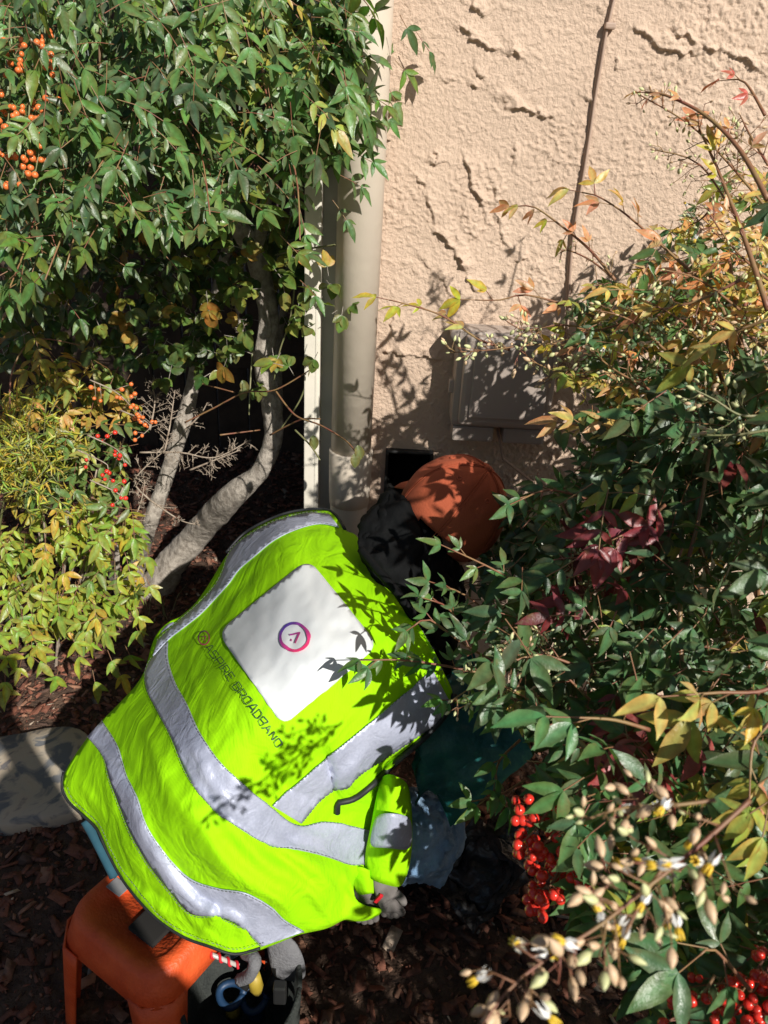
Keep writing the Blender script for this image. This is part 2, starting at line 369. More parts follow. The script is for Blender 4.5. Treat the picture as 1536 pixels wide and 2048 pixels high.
# ------------------------------------------------------------------ house
XL = Py(642, 760).x            # right side of the cream corner trim
XT = Py(611, 760).x            # its left side
XP = Py(735, 600).x            # board / stucco boundary hidden behind pipe
house = empty('house', (XL, WY, 0)); tag(house, 'pink beige stucco house wall with raised trowel ridges behind the pipe', 'house')
# relief
rx0, rx1, rz0, rz1 = XP, 1.16, .34, 1.80; st = .0022
xs = np.arange(rx0, rx1, st); zs = np.arange(rz0, rz1, st); X, Z = np.meshgrid(xs, zs)
RID = [([(280, 90), (330, 135), (400, 170), (440, 190), (495, 210), (600, 250)], 5), ([(200, 300), (320, 340)], 2.5), ([(340, 315), (400, 365), (490, 400), (505, 445)], 6), ([(500, 425), (560, 432), (605, 450), (700, 485)], 6),
       ([(305, 600), (345, 680), (355, 740), (385, 790), (402, 850)], 7), ([(178, 905), (240, 950), (290, 1000), (315, 1070), (345, 1120), (390, 1185)], 8),
       ([(110, 690), (170, 760), (180, 820), (215, 880), (245, 905)], 4.5), ([(980, 90), (1050, 150), (1130, 190), (1200, 215), (1290, 205)], 6), ([(1140, 105), (1210, 140), (1260, 185), (1330, 200), (1450, 240), (1536, 290)], 5),
       ([(430, 700), (450, 800), (480, 950), (515, 1040)], 3), ([(130, 1010), (190, 1080), (250, 1140), (310, 1240)], 3.5), ([(340, 15), (370, 35), (402, 62)], 6), ([(310, 800), (330, 900), (375, 960)], 2.5),
       ([(1310, 0), (1310, 60), (1280, 130)], 3), ([(95, 270), (122, 332)], 4), ([(-5, 1400), (60, 1410), (160, 1425), (230, 1445)], 5), ([(35, 1250), (36, 1350)], 3), ([(330, 260), (380, 290), (415, 292)], 5), ([(170, 640), (215, 655), (190, 590)], 4),
       ([(770, 380), (835, 410)], 4), ([(520, 1050), (590, 1020)], 4), ([(600, 1040), (596, 1080)], 4), ([(850, 30), (880, 60)], 4), ([(300, 500), (315, 560)], 4), ([(530, 560), (520, 650)], 3), ([(930, 230), (930, 280)], 3)]
H = (fbm(X*4, Z*4, 21)-.5)*.012
patchy = np.clip((fbm(X*3.2+4, Z*3.2, 33)-.42)*5, .25, 1)
wx = X + (fbm(X*60, Z*60, 71)-.5)*.010; wz = Z + (fbm(X*60, Z*60, 72)-.5)*.010
gr = vnoise(wx*135, wz*150, 41)*.62+vnoise(wx*250, wz*260, 42)*.38
gr2 = np.clip((gr-.46)*3.2, 0, 1); gr2 = gr2*gr2*(3-2*gr2)
H = H + gr2*.0034*np.clip(patchy+.15, .35, 1.1)
blob = np.clip((vnoise(wx*48, wz*52, 77)-.80)*6, 0, 1)*np.clip((fbm(X*6, Z*6, 78)-.5)*6, 0, 1)
H = H + blob*.003
jx = X+(fbm(X*70, Z*70, 51)-.5)*.020; jz = Z+(fbm(X*70, Z*70, 52)-.5)*.020
for pts, h in RID:
    P = [Py(768+a/2, b/2) for a, b in pts]; P = [(p.x, p.z) for p in P]
    best = np.full(X.shape, 9.); side = np.zeros(X.shape); endf = np.ones(X.shape); tot = len(P)-1
    for i in range(tot):
        ax, az = P[i]; bx, bz = P[i+1]; dx, dz = bx-ax, bz-az; l2 = dx*dx+dz*dz
        t = np.clip(((jx-ax)*dx+(jz-az)*dz)/l2, 0, 1)
        ex, ez = jx-(ax+t*dx), jz-(az+t*dz); d = np.hypot(ex, ez); m_ = d < best
        best = np.where(m_, d, best); cr_ = np.sign(ex*1.0+ez*.45)
        if abs(dz) > abs(dx): cr_ = np.sign(ex)
        else: cr_ = np.sign(ez)
        side = np.where(m_, cr_, side); u = (i+t)/tot; endf = np.where(m_, np.clip(np.minimum(u, 1-u)*6+.15, 0, 1), endf)
    prof = np.where(side > 0, np.exp(-best/.015), np.exp(-(best/.0022)**2))
    H = H + prof*h*.001*1.45*endf*np.clip(1.7*vnoise(X*50, Z*50, int(h*7))+.12, .1, 1.35)
Yw = WY - H
ZZ = Z; nx, ny = len(xs), len(zs); idx = np.arange(nx*ny).reshape(ny, nx)
Q = np.stack([idx[:-1, :-1], idx[:-1, 1:], idx[1:, 1:], idx[1:, :-1]], -1).reshape(-1, 4)
# opening for the vent box
va = Py(772, 896); vb = Py(858, 1010)
vx0, vx1, vz1, vz0 = va.x, vb.x, va.z, vb.z
cxq = X[:-1, :-1].ravel(); czq = Z[:-1, :-1].ravel()
keep = ~((cxq > vx0+.004) & (cxq < vx1-.006) & (czq > vz0+.004) & (czq < vz1-.006))
fastmesh('stucco_wall', np.stack([X, Yw, ZZ], -1).reshape(-1, 3), Q[keep], M['stucco'], house, smooth=True, n=4)
def slab(name, x0, x1, y0, y1, z0, z1, m, parent, bev=0):
    return MB().box(((x0+x1)/2, (y0+y1)/2, (z0+z1)/2), (x1-x0, y1-y0, z1-z0), bev=bev).build(name, m, parent)
x1e = xs[-1]; z1e = zs[-1]
slab('wall', x1e, 5, WY-.002, WY+.15, -.1, 2.9, M['stucco'], house)
slab('wall', XP, x1e, WY-.002, WY+.15, z1e, 2.9, M['stucco'], house)
slab('wall', XP, x1e, WY-.002, WY+.15, -.1, rz0, M['stucco'], house)
slab('wall', XP, x1e, WY+.16, WY+.2, rz0, z1e, M['void'], house)
slab('backing_board', XL, XP, WY+.004, WY+.12, -.1, 2.9, M['board'], house)  # even grey strip from the trim edge to behind the pipe
slab('corner_trim', XT, XL, WY-.028, WY+.10, .02, 2.9, M['trim'], house, .003)
slab('trim_bead', XL-.010, XL-.0055, WY-.0295, WY-.0275, .02, 2.9, M['trim'], house)
slab('side_wall', XT+.01, XT+.12, WY+.101, 6, -.1, 2.9, M['board'], house)
slab('roof', XT-.25, 5.2, WY-.25, 6.2, 2.9, 3.0, M['board'], house)

# drain pipe
pipe = empty('drain_pipe', Pz(712, 1150, 0)); tag(pipe, 'beige painted round drain pipe beside the cream corner trim', 'pipe')
pr = .0455; pyc = WY-.062
def pc(px, py): q = Py(px, py, pyc-.02); return Vector((q.x, pyc, q.z))
pt, pb = pc(736, 0), pc(701, 905)
dirp = (pb-pt).normalized(); ptop = pt-dirp*1.0
MB().tube([ptop, pt, pb], pr, 40).build('pipe', M['paint'], pipe, True)
b2 = pb+dirp*.13; b3 = pb+dirp*.55
def ringprof(P0, d, prof, n=40):
    mm = MB(); q = Vector((0, 0, 1)).rotation_difference(d).to_matrix().to_4x4(); q.translation = P0
    mm.lathe(prof, q, n); return mm
ringprof(pb-dirp*.0, dirp, [(pr-.004, 0), (pr+.004, 0), (pr+.005, .003), (pr+.004, .05), (pr+.003, .10), (pr+.0015, .135), (pr-.002, .137)]).build('coupling', M['paint'], pipe, True)
ringprof(pb+dirp*.10, dirp, [(pr-.001, 0), (pr-.002, .5), (pr-.002, .6)]).build('lower_pipe', M['paint'], pipe, True)
so = Vector((-pr*.97, pr*.2, 0))*1.0
MB().tube([ptop+so, pb+so-dirp*.002], .003, 8).build('seam', M['paint'], pipe, True)

# painted cable with its clip
cable = empty('wall_cable', Py(1225, 0)); tag(cable, 'thin painted cable running down the stucco wall', 'cable')
cpt = [(1246, -120), (1232, -30), (1228, 0), (1214, 60), (1202, 130), (1190, 200), (1180, 270), (1168, 345), (1155, 420), (1146, 480), (1140, 550), (1136, 640), (1130, 760)]
MB().tube(smoothpts([Py(a, b, WY-.011) for a, b in cpt], 4), .0028, 8).build('cable', M['cable'], cable, True)
MB().tube(smoothpts([Py(a-3, b, WY-.006) for a, b in cpt], 4), .003, 8).build('lower_strand', M['cable'], cable, True)
c = Py(1220, 52, WY-.012); MB().box(c, (.020, .016, .011), bev=.003).build('clip', M['cable'], cable)

# utility box
A = Py(918, 660, WY-.085); B = Py(1098, 865, WY-.085)
ub = empty('utility_box', (A.x, WY-.02, B.z)); tag(ub, 'brown painted plastic utility box mounted low on the stucco wall', 'utility box')
w_ = B.x-A.x; h_ = A.z-B.z; cxu = (A.x+B.x)/2; czu = (A.z+B.z)/2
MB().box((cxu, WY-.045, czu), (w_, .075, h_), bev=.014).build('body', M['boxp'], ub, False)
MB().box((cxu+.004, WY-.094, czu+.004), (w_-.022, .026, h_-.02), bev=.010).build('lid', M['boxp'], ub, False)
MB().box((cxu+.006, WY-.1105, czu+.004), (w_-.06, .008, h_-.06), bev=.003).build('lid_panel', M['boxp'], ub, False)
for s in (0, 1):
    MB().box((cxu+(-.26+.52*s)*w_, WY-.045, B.z-.016), (w_*.42, .07, .036), bev=.006).build('foot', M['boxp'], ub)
MB().box((A.x-.004, WY-.06, czu-.02), (.010, .02, .03), bev=.002).build('latch', M['boxp'], ub)
MB().tube(smoothpts([Vector((cxu, WY-.05, B.z-.01)), Vector((cxu+.02, WY-.06, B.z-.08)), Vector((cxu+.10, WY-.05, B.z-.14)), Vector((cxu+.14, WY-.03, 0))], 5), .003, 8).build('lead_cable', M['cable'], ub, True)
MB().tube([Vector((A.x+.005, WY-.02, A.z-.015)), Vector((A.x+.005, WY-.075, A.z-.015))], .020, 16).build('hinge_knob', M['boxp'], ub, True)

# wall vent opening
vent = empty('wall_opening', (vx0, WY, vz0)); tag(vent, 'open dark rectangular hole with black plastic rim in the wall beside the cap', 'vent')
fr = .007
for (a, b, c_, d) in ((vx0, vx1, vz1-fr, vz1), (vx0, vx1, vz0, vz0+fr), (vx0, vx0+fr, vz0+fr, vz1-fr), (vx1-fr, vx1, vz0+fr, vz1-fr)):
    slab('rim', a, b, WY-.014, WY+.01, c_, d, M['dark'], vent, .002)
mbv = MB()
for (a, b, c_, d, e, f_) in ((vx0-.002, vx0, WY+.011, WY+.15, vz0, vz1), (vx1, vx1+.002, WY+.011, WY+.15, vz0, vz1), (vx0, vx1, WY+.15, WY+.152, vz0, vz1), (vx0, vx1, WY+.011, WY+.15, vz1, vz1+.002), (vx0, vx1, WY+.011, WY+.15, vz0-.002, vz0)):
    mbv.box(((a+b)/2, (c_+d)/2, (e+f_)/2), (b-a, d-c_, f_-e))
mbv.build('cavity', M['void'], vent)

# added dark fence that blocks the sky and blackens the gap behind the trunks
fence = empty('backdrop_fence', (-1.2, 3.3, 0)); tag(fence, 'added dark board fence closing the shaded gap behind the grey tree trunks', 'fence')
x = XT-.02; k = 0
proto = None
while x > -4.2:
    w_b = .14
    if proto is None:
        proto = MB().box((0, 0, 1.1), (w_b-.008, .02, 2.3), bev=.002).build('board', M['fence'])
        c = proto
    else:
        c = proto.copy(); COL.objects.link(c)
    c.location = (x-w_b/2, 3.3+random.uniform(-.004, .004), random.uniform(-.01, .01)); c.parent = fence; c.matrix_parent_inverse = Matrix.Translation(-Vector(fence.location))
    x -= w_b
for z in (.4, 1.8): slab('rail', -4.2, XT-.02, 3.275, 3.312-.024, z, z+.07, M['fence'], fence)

# ------------------------------------------------------------------ foliage engine
def leaf_shape(kind, seed):
    r = random.Random(seed)
    curl = r.uniform(.05, .35); fold = r.uniform(.15, .55); bend = r.uniform(-.10, .10)
    T = [0, .10, .26, .46, .66, .84, 1]
    if kind == 'nandina': W = [.02, .085, .155, .175, .135, .065, 0]
    elif kind == 'oval': W = [.03, .15, .27, .32, .29, .18, 0]
    elif kind == 'fine': W = [.01, .04, .06, .065, .05, .03, 0]
    else: W = [.02, .10, .19, .21, .16, .075, 0]
    V = []; C = []
    for t, w_ in zip(T, W):
        y0 = bend*math.sin(math.pi*t); z0 = -curl*t*t
        V.append((t, y0, z0)); C.append((1.12, 1.1, 1.05))
    ed = (1.25, .82, .72)
    for s in (1, -1):
        for t, w_ in zip(T[1:-1], W[1:-1]):
            V.append((t, bend*math.sin(math.pi*t)+s*w_, -curl*t*t+w_*fold+.02*math.sin(9*t+s+seed))); C.append(ed if t > .1 else (1, 1, 1))
    Fc = []
    for b, s in ((7, 1), (12, -1)):
        a = [0]+[b+i for i in range(5)]+[6]
        tri = [(0, 1, a[1]), (1, 2, a[1]), (a[1], 2, a[2]), (2, 3, a[2]), (a[2], 3, a[3]), (3, 4, a[3]), (a[3], 4, a[4]), (4, 5, a[4]), (a[4], 5, a[5]), (5, 6, a[5])]
        Fc += tri if s > 0 else [(x[0], x[2], x[1]) for x in tri]
    return np.array(V, float), np.array(Fc), np.array(C, float)
SH = {}
for kd in ('nandina', 'oval', 'fine', 'broad'):
    SH[kd] = [leaf_shape(kd, i*3+1) for i in range(7)]
SHm = {}
def shape_mesh(kd, i):
    if (kd, i) not in SHm:
        V, Fc, C = SH[kd][i]; o = obj('leaf', V, Fc, M['leaf'], smooth=True, cols=C); me = o.data; bpy.data.objects.remove(o); SHm[(kd, i)] = me
    return SHm[(kd, i)]
class Plant:
    def __init__(s, name, label, cat, base, stem_mat, kind='nandina', group=None):
        s.root = empty(name, base); tag(s.root, label, cat, group); s.base = Vector(base); s.leaves = []; s.tw = MB(); s.mat = stem_mat; s.kind = kind
    def leaf(s, P, d, nrm, size, tint, kind=None):
        d = Vector(d).normalized(); nrm = Vector(nrm); y = nrm.cross(d)
        if y.length < 1e-4: y = d.orthogonal()
        y.normalize(); z = d.cross(y)
        s.leaves.append((tuple(P), tuple(d), tuple(y), tuple(z), size, tint, kind or s.kind, random.randrange(7)))
    def twig(s, pts, r_, n=5): s.tw.tube(pts, r_, n, cap=False)
    def stem(s, pts, r_, k=5, n=8, mat=None):
        q = smoothpts(pts, k); rr = np.interp(np.linspace(0, 1, len(q)), np.linspace(0, 1, len(r_)), r_) if hasattr(r_, '__len__') else r_
        return MB().tube(q, rr, n).build('stem', mat or s.mat, s.root, True)
PL = []
def rv(s=1): return Vector((random.gauss(0, s), random.gauss(0, s), random.gauss(0, s)))
TOCAM = -fw
def compound(pl, P, d, size, tintf, pairs=1, nb=None, kind=None, rad=.0008, spread=1.0):
    """trifoliate / pinnate nandina leaf: rachis with pairs of leaflets and a terminal one"""
    d = Vector(d).normalized(); nb = (nb or (Vector((0, -.25, .8))+TOCAM*.5 - L*.5)).normalized()+rv(.28)
    side = nb.cross(d)
    if side.length < 1e-3: side = d.orthogonal()
    side.normalize(); nb = d.cross(side).normalized()
    if nb.dot(Vector((0, -.2, 1))) < 0: nb = -nb
    ln = size*.62; P = Vector(P); cur = P.copy(); pts = [cur.copy()]
    dd = d.copy(); t0 = tintf()
    for k in range(pairs+1):
        cur = cur + dd*ln*(.8 if k else .9); dd = (dd+Vector((0, 0, -.10))+rv(.07)).normalized(); pts.append(cur.copy())
        sc = size*(1-.08*k)*random.uniform(.8, 1.12)
        for s_ in (1, -1):
            if random.random() < .04: continue
            ang = random.uniform(.75, 1.15)*spread
            ld = (dd*math.cos(ang)+side*s_*math.sin(ang)+Vector((0, 0, -.18))+rv(.10)).normalized()
            tt = [c*random.uniform(.85, 1.18) for c in t0]
            pl.leaf(cur, ld, nb+rv(.22), sc*random.uniform(.55, 1.0), tt, kind)
    tt = [c*random.uniform(.85, 1.15) for c in t0]
    pl.leaf(cur, (dd+Vector((0, 0, -.15))+rv(.08)).normalized(), nb+rv(.18), size*random.uniform(.95, 1.15), tt, kind)
    pl.twig(pts, rad, 4)
def inpoly(px, py, poly):
    n = len(poly); c = False; j = n-1
    for i in range(n):
        xi, yi = poly[i]; xj, yj = poly[j]
        if (yi > py) != (yj > py) and px < (xj-xi)*(py-yi)/(yj-yi)+xi: c = not c
        j = i
    return c
def fill(pl, poly, n, dfun, size, tintf, dirf, pairs=(0, 1, 1, 2), dens=None, kind=None, spread=1.0):
    xs_ = [p[0] for p in poly]; ys_ = [p[1] for p in poly]; k = 0; g = 0
    while k < n and g < n*40:
        g += 1
        px = random.uniform(min(xs_), max(xs_)); py = random.uniform(min(ys_), max(ys_))
        if not inpoly(px, py, poly): continue
        if dens and random.random() > dens(px, py): continue
        d = dfun(px, py); P = Pd(px, py, d); dr = dirf(px, py, P)
        pr_ = random.choice(pairs); sz = size*random.uniform(.78, 1.2)
        compound(pl, P-dr.normalized()*sz*.62*(pr_+1), dr, sz, lambda: tintf(px, py), pr_, kind=kind, spread=spread)
        k += 1
def pick(opts):
    r_ = random.random()*sum(o_[0] for o_ in opts)
    for w_, c in opts:
        r_ -= w_
        if r_ <= 0: return c
    return opts[-1][1]
G1 = (.078, .165, .055); G2 = (.110, .215, .068); G3 = (.058, .115, .052); G4 = (.12, .21, .045); YG = (.28, .34, .08); YO = (.44, .38, .13); OR = (.44, .28, .15); RD = (.24, .045, .05); MR = (.13, .03, .035); BG = (.07, .145, .065)

# --- tree with the two grey trunks
tree = Plant('small_tree', 'small tree with two crooked grey trunks leaning out of the shaded mulch', 'tree', Pz(290, 1190, 0), M['bark'], 'oval')
def trunk(pix, name='trunk', parent=tree.root, n=18):
    P = [Pd(x, y, d) for x, y, d, w_ in pix]; Rr = [w_*d/F/2 for x, y, d, w_ in pix]
    q = smoothpts(P, 12); rr = np.interp(np.linspace(0, 1, len(q)), np.linspace(0, 1, len(Rr)), Rr)
    rr = [r_*(1+.05*(random.random()-.5)) for r_ in rr]
    m_ = MB().tube(q, rr, n)
    V = np.array(m_.v); cen = np.repeat(np.array([tuple(p) for p in q]), n, 0)
    ii = np.repeat(np.arange(len(q)), n).astype(float); kk = np.tile(np.arange(n), len(q)).astype(float)
    kk2 = np.minimum(kk, n-kk)
    nz = fbm(kk2*.6+3, ii*.06, 8)-.5; nz2 = fbm(kk2*1.5+9, ii*.12, 18)-.5; nz3 = fbm(ii*.3, ii*0+2, 5)-.5
    V = cen+(V-cen)*(1+nz[:, None]*.5+nz2[:, None]*.30+nz3[:, None]*.12)
    return obj(name, V, m_.f, M['bark'], parent, True)
dB = (Pz(300, 1200, -.03)-CAM).dot(fw)
trunk([(290, 1215, dB+.02, 74), (335, 1140, dB-.05, 62), (400, 1060, dB-.15, 56), (465, 990, 2.12, 58), (520, 940, 2.05, 60), (548, 870, 2.0, 52), (540, 790, 1.96, 40), (528, 720, 1.93, 38), (538, 640, 1.9, 42), (525, 560, 1.85, 44), (505, 500, 1.8, 40), (470, 440, 1.75, 36), (430, 330, 1.68, 30), (400, 150, 1.6, 22)])
trunk([(258, 1200, dB+.0, 36), (275, 1130, dB-.08, 30), (300, 1050, 2.22, 30), (330, 960, 2.17, 29), (352, 890, 2.12, 28), (375, 810, 2.08, 30), (392, 730, 2.05, 26), (412, 650, 2.0, 24), (440, 560, 1.95, 20), (470, 400, 1.9, 16)])
trunk([(548, 880, 2.0, 20), (556, 820, 2.05, 18), (556, 700, 2.1, 14), (575, 560, 2.1, 12), (590, 380, 2.1, 10)], 'limb')
trunk([(500, 520, 1.82, 26), (520, 470, 1.78, 22), (535, 400, 1.72, 18), (560, 250, 1.65, 12)], 'limb')
trunk([(530, 720, 1.93, 14), (500, 700, 1.9, 8), (478, 640, 1.87, 5), (470, 600, 1.85, 4)], 'limb', n=8)
trunk([(525, 700, 1.92, 9), (540, 650, 1.87, 7), (515, 560, 1.8, 5)], 'limb', n=8)
trunk([(250, 1215, dB+.05, 30), (215, 1130, 2.25, 22), (160, 1060, 2.15, 18), (90, 980, 2.1, 12)], 'limb', n=10)
trunk([(262, 1200, dB+.02, 22), (235, 1140, 2.3, 16), (238, 1090, 2.28, 10)], 'limb', n=10)
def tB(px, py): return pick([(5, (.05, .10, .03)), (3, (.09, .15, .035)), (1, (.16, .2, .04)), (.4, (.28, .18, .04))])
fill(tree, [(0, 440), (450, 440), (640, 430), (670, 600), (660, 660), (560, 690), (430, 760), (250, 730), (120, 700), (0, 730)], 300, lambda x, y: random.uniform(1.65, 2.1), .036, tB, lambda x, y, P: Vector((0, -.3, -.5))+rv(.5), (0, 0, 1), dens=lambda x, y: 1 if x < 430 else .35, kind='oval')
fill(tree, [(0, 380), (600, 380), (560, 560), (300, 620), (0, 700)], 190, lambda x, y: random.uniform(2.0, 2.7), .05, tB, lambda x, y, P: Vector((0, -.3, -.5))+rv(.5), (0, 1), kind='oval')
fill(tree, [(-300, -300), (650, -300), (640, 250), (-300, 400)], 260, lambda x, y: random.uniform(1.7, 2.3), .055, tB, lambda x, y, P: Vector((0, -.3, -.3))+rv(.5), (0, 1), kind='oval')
# sprigs near the trunk and on the trim, sunlight painted in as lighter tints
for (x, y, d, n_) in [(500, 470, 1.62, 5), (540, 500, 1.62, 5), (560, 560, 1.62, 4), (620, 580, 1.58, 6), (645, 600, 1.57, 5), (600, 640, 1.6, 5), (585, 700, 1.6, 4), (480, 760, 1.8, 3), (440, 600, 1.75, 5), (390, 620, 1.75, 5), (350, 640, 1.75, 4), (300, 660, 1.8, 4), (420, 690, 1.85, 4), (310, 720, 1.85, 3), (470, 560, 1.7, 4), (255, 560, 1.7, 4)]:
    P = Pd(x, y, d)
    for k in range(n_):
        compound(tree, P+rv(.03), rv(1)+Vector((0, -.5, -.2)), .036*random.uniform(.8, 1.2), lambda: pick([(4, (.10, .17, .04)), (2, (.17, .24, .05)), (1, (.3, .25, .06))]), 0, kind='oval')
PL.append(tree)

# --- upper left nandina
nul = Plant('nandina_shrub', 'tall dense dark green nandina shrub overhanging the pipe at upper left', 'shrub', (-1.15, 1.45, 0), M['redstem'])
def dUL(x, y): return random.uniform(1.12, 1.48) + .10*max(0, (x-300)/400)
def tUL(x, y):
    if y < 170 and 430 < x < 640 and random.random() < .35: return pick([(2, (.22, .28, .06)), (1, (.30, .30, .07))])
    return pick([(6, G1), (5, G2), (3, G3), (1.2, G4), (.25, YG)])
polyUL = [(-60, -60), (690, -60), (735, 40), (750, 130), (735, 230), (690, 310), (660, 380), (610, 400), (580, 440), (500, 420), (440, 460), (340, 480), (260, 440), (190, 500), (130, 540), (60, 600), (-60, 620)]
dd = lambda x, y, P: Vector((.25+(x-350)/900, -.5, -.55))+rv(.62)
fill(nul, polyUL, 760, dUL, .042, tUL, dd)
fill(nul, [(-60, -60), (620, -60), (630, 250), (600, 370), (400, 400), (-60, 520)], 330, lambda x, y: random.uniform(1.42, 1.75), .052, tUL, dd)
fill(nul, [(600, -40), (775, -40), (765, 120), (748, 260), (690, 330), (640, 300)], 130, lambda x, y: random.uniform(1.30, 1.50), .046, tUL, dd)
for (x, y) in [(760, 60), (800, 30), (830, 60), (860, 50), (790, 120), (770, 160), (740, 190), (760, 220), (700, 300), (680, 350), (665, 400), (600, 420), (640, 250), (735, 250), (560, 470), (320, 500), (230, 520), (840, 20), (780, 50), (590, 500), (60, 590), (130, 600), (660, 180), (720, 120), (600, 560)]:
    compound(nul, Pd(x, y, 1.42+random.uniform(-.1, .06)), Vector((.7, -.2, -.6))+rv(.3), .042, lambda: tUL(x, y), random.choice((0, 1)))
for pts in ([(0, 620), (60, 470), (100, 300), (160, 220)], [(90, 560), (160, 380), (230, 200), (260, 60)], [(130, 540), (200, 330), (310, 220), (420, 60)], [(420, 430), (400, 300), (350, 200), (330, 0)], [(270, 430), (235, 330), (190, 260), (160, 210)], [(600, 480), (590, 340), (540, 220), (500, 0)]):
    nul.stem([Pd(x, y, 1.16+.08*i) for i, (x, y) in enumerate(pts)], [.0011, .0022], 5, 6)
for k in range(5):
    nul.stem([nul.base+Vector((random.uniform(-.15, .15), random.uniform(-.1, .2), 0)), Vector((-1.05+random.uniform(-.2, .1), 1.5, .6)), Vector((-.9+random.uniform(-.3, .3), 1.75, 1.2)), Vector((-.6+random.uniform(-.3, .3), 1.6, 1.9))], [.006, .003], 4, 8, M['twig'])
PL.append(nul)

# --- lower left nandina, yellow green
nll = Plant('nandina_shrub', 'low nandina shrub with yellow green leaves and orange leaf edges at lower left', 'shrub', Pz(110, 1290, 0), M['redstem'])
def tLL(x, y):
    if y < 880: return pick([(3, (.30, .30, .06)), (3, (.38, .27, .07)), (2, (.18, .25, .06)), (2, (.10, .18, .05))])
    if y < 1010: return pick([(5, (.11, .20, .06)), (3, (.09, .17, .055)), (2, YG)])
    return pick([(5, (.20, .31, .05)), (4, (.26, .35, .05)), (2, (.35, .33, .05)), (1, (.13, .22, .05))])
dLL = lambda x, y: random.uniform(1.72, 1.98)
fill(nll, [(0, 800), (70, 720), (160, 690), (240, 740), (270, 830), (250, 930), (220, 1010), (290, 1060), (285, 1180), (250, 1250), (150, 1270), (60, 1260), (0, 1300)], 330, dLL, .044, tLL, lambda x, y, P: Vector((.2, -.5, -.2))+rv(.5))
fill(nll, [(0, 1200), (240, 1180), (215, 1350), (150, 1300), (80, 1340), (20, 1350), (0, 1400)], 26, lambda x, y: random.uniform(1.72, 1.9), .05, tLL, lambda x, y, P: Vector((.3, -.5, -.6))+rv(.3))
for (x, y) in [(215, 1300), (230, 1330), (160, 1290), (270, 1250), (185, 1340), (250, 1290), (60, 1310), (10, 1340), (120, 1330), (290, 1150), (295, 1090), (270, 1210)]:
    compound(nll, Pd(x, y, 1.78), Vector((.3, -.3, -.8))+rv(.3), .050, lambda: tLL(x, 1200), 0)
for k in range(9):
    a = random.uniform(0, 250); yy = random.uniform(760, 1150)
    nll.stem([nll.base+rv(.05)*1.0, Pd((a+110)/2, (yy+1290)/2, 1.95), Pd(a, yy, 1.85)], [.005, .002], 4, 6, M['greystem'])
PL.append(nll)
# --- fine yellow conifer-like shrub at far left
fine = Plant('fine_leaved_shrub', 'fine leaved bright yellow green shrub at the left edge', 'shrub', Pz(-20, 1230, 0), M['vine'], 'fine')
for k in range(230):
    x = random.gauss(25, 60); y = random.gauss(915, 55)
    P = Pd(x, y, random.uniform(1.62, 1.85))
    dr = Vector((.2, -.4, .5))+rv(.5)
    for j in range(7): fine.leaf(P+dr.normalized()*.006*j, dr+rv(.5), Vector((0, -.5, .8))+rv(.4), random.uniform(.02, .034), [c*random.uniform(.8, 1.2) for c in pick([(3, (.36, .40, .06)), (2, (.22, .32, .06)), (1, (.42, .38, .08))])])
    fine.twig([P-dr.normalized()*.03, P+dr.normalized()*.045], .0009, 4)
fine.stem([fine.base, Pd(0, 1050, 1.9), Pd(20, 920, 1.75)], [.006, .002], 4, 6)
PL.append(fine)

# --- right shrubs
nur = Plant('nandina_shrub', 'nandina shrub with yellow and orange new leaves in front of the stucco at right', 'shrub', (.95, 1.35, 0), M['redstem'])
def dUR(x, y): return random.uniform(1.02, 1.30) + .12*(y < 500)
def tUR(x, y):
    q = random.random()
    if q < .50: return pick([(3, YO), (3, OR), (3, (.36, .36, .07)), (1, (.48, .26, .10))])
    return pick([(4, BG), (3, G1), (2, (.09, .18, .06)), (1, YG)])
polyUR = [(1400, 420), (1320, 470), (1220, 560), (1130, 590), (1150, 660), (1120, 740), (1180, 830), (1300, 860), (1600, 880), (1600, 350), (1500, 330), (1440, 360)]
fill(nur, polyUR, 290, dUR, .033, tUR, lambda x, y, P: Vector((-.6, -.3, .15))+rv(.45))
fill(nur, [(1350, 430), (1600, 330), (1600, 700), (1250, 600)], 80, lambda x, y: random.uniform(1.1, 1.35), .030, tUR, lambda x, y, P: Vector((-.5, -.3, .2))+rv(.5))
fill(nur, [(1170, 600), (1600, 450), (1600, 1000), (1200, 920)], 230, lambda x, y: random.uniform(1.3, 1.5), .046, lambda x, y: pick([(4, BG), (3, G3), (1, YO)]), lambda x, y, P: Vector((-.4, -.3, 0))+rv(.5))
def spray(pl, pts, d0, d1, n, size, tintf, r_=(.0025, .001), pairs=0, st_mat=None, updir=(0, 0, .1)):
    P = [Pd(x, y, d0+(d1-d0)*i/(len(pts)-1)) for i, (x, y) in enumerate(pts)]
    pl.stem(P, r_, 5, 6, st_mat); q = smoothpts(P, 6)
    for k in range(n):
        t = .25+.75*(k+.5)/n; i = min(len(q)-2, int(t*(len(q)-1))); a = q[i]; dr = (q[i+1]-q[i]).normalized()
        compound(pl, a, dr*.7+rv(.45)+Vector(updir), .86*size*random.uniform(.8, 1.15), tintf, pairs)
    compound(pl, q[-1], (q[-1]-q[-3]).normalized(), size, tintf, 0)
hot = lambda: pick([(3, YO), (2.5, OR), (3, (.38, .38, .06))])
spray(nur, [(1020, 700), (960, 680), (900, 640), (860, 622), (800, 605), (778, 600)], 1.2, 1.22, 4, .040, hot)
spray(nur, [(1200, 640), (1130, 610), (1050, 590), (1000, 600), (950, 600)], 1.2, 1.22, 4, .042, hot)
spray(nur, [(1230, 560), (1180, 500), (1120, 450), (1070, 415), (1040, 412)], 1.15, 1.2, 6, .032, hot)
spray(nur, [(1400, 560), (1300, 470), (1240, 420), (1190, 390), (1165, 385)], 1.1, 1.15, 6, .044, hot)
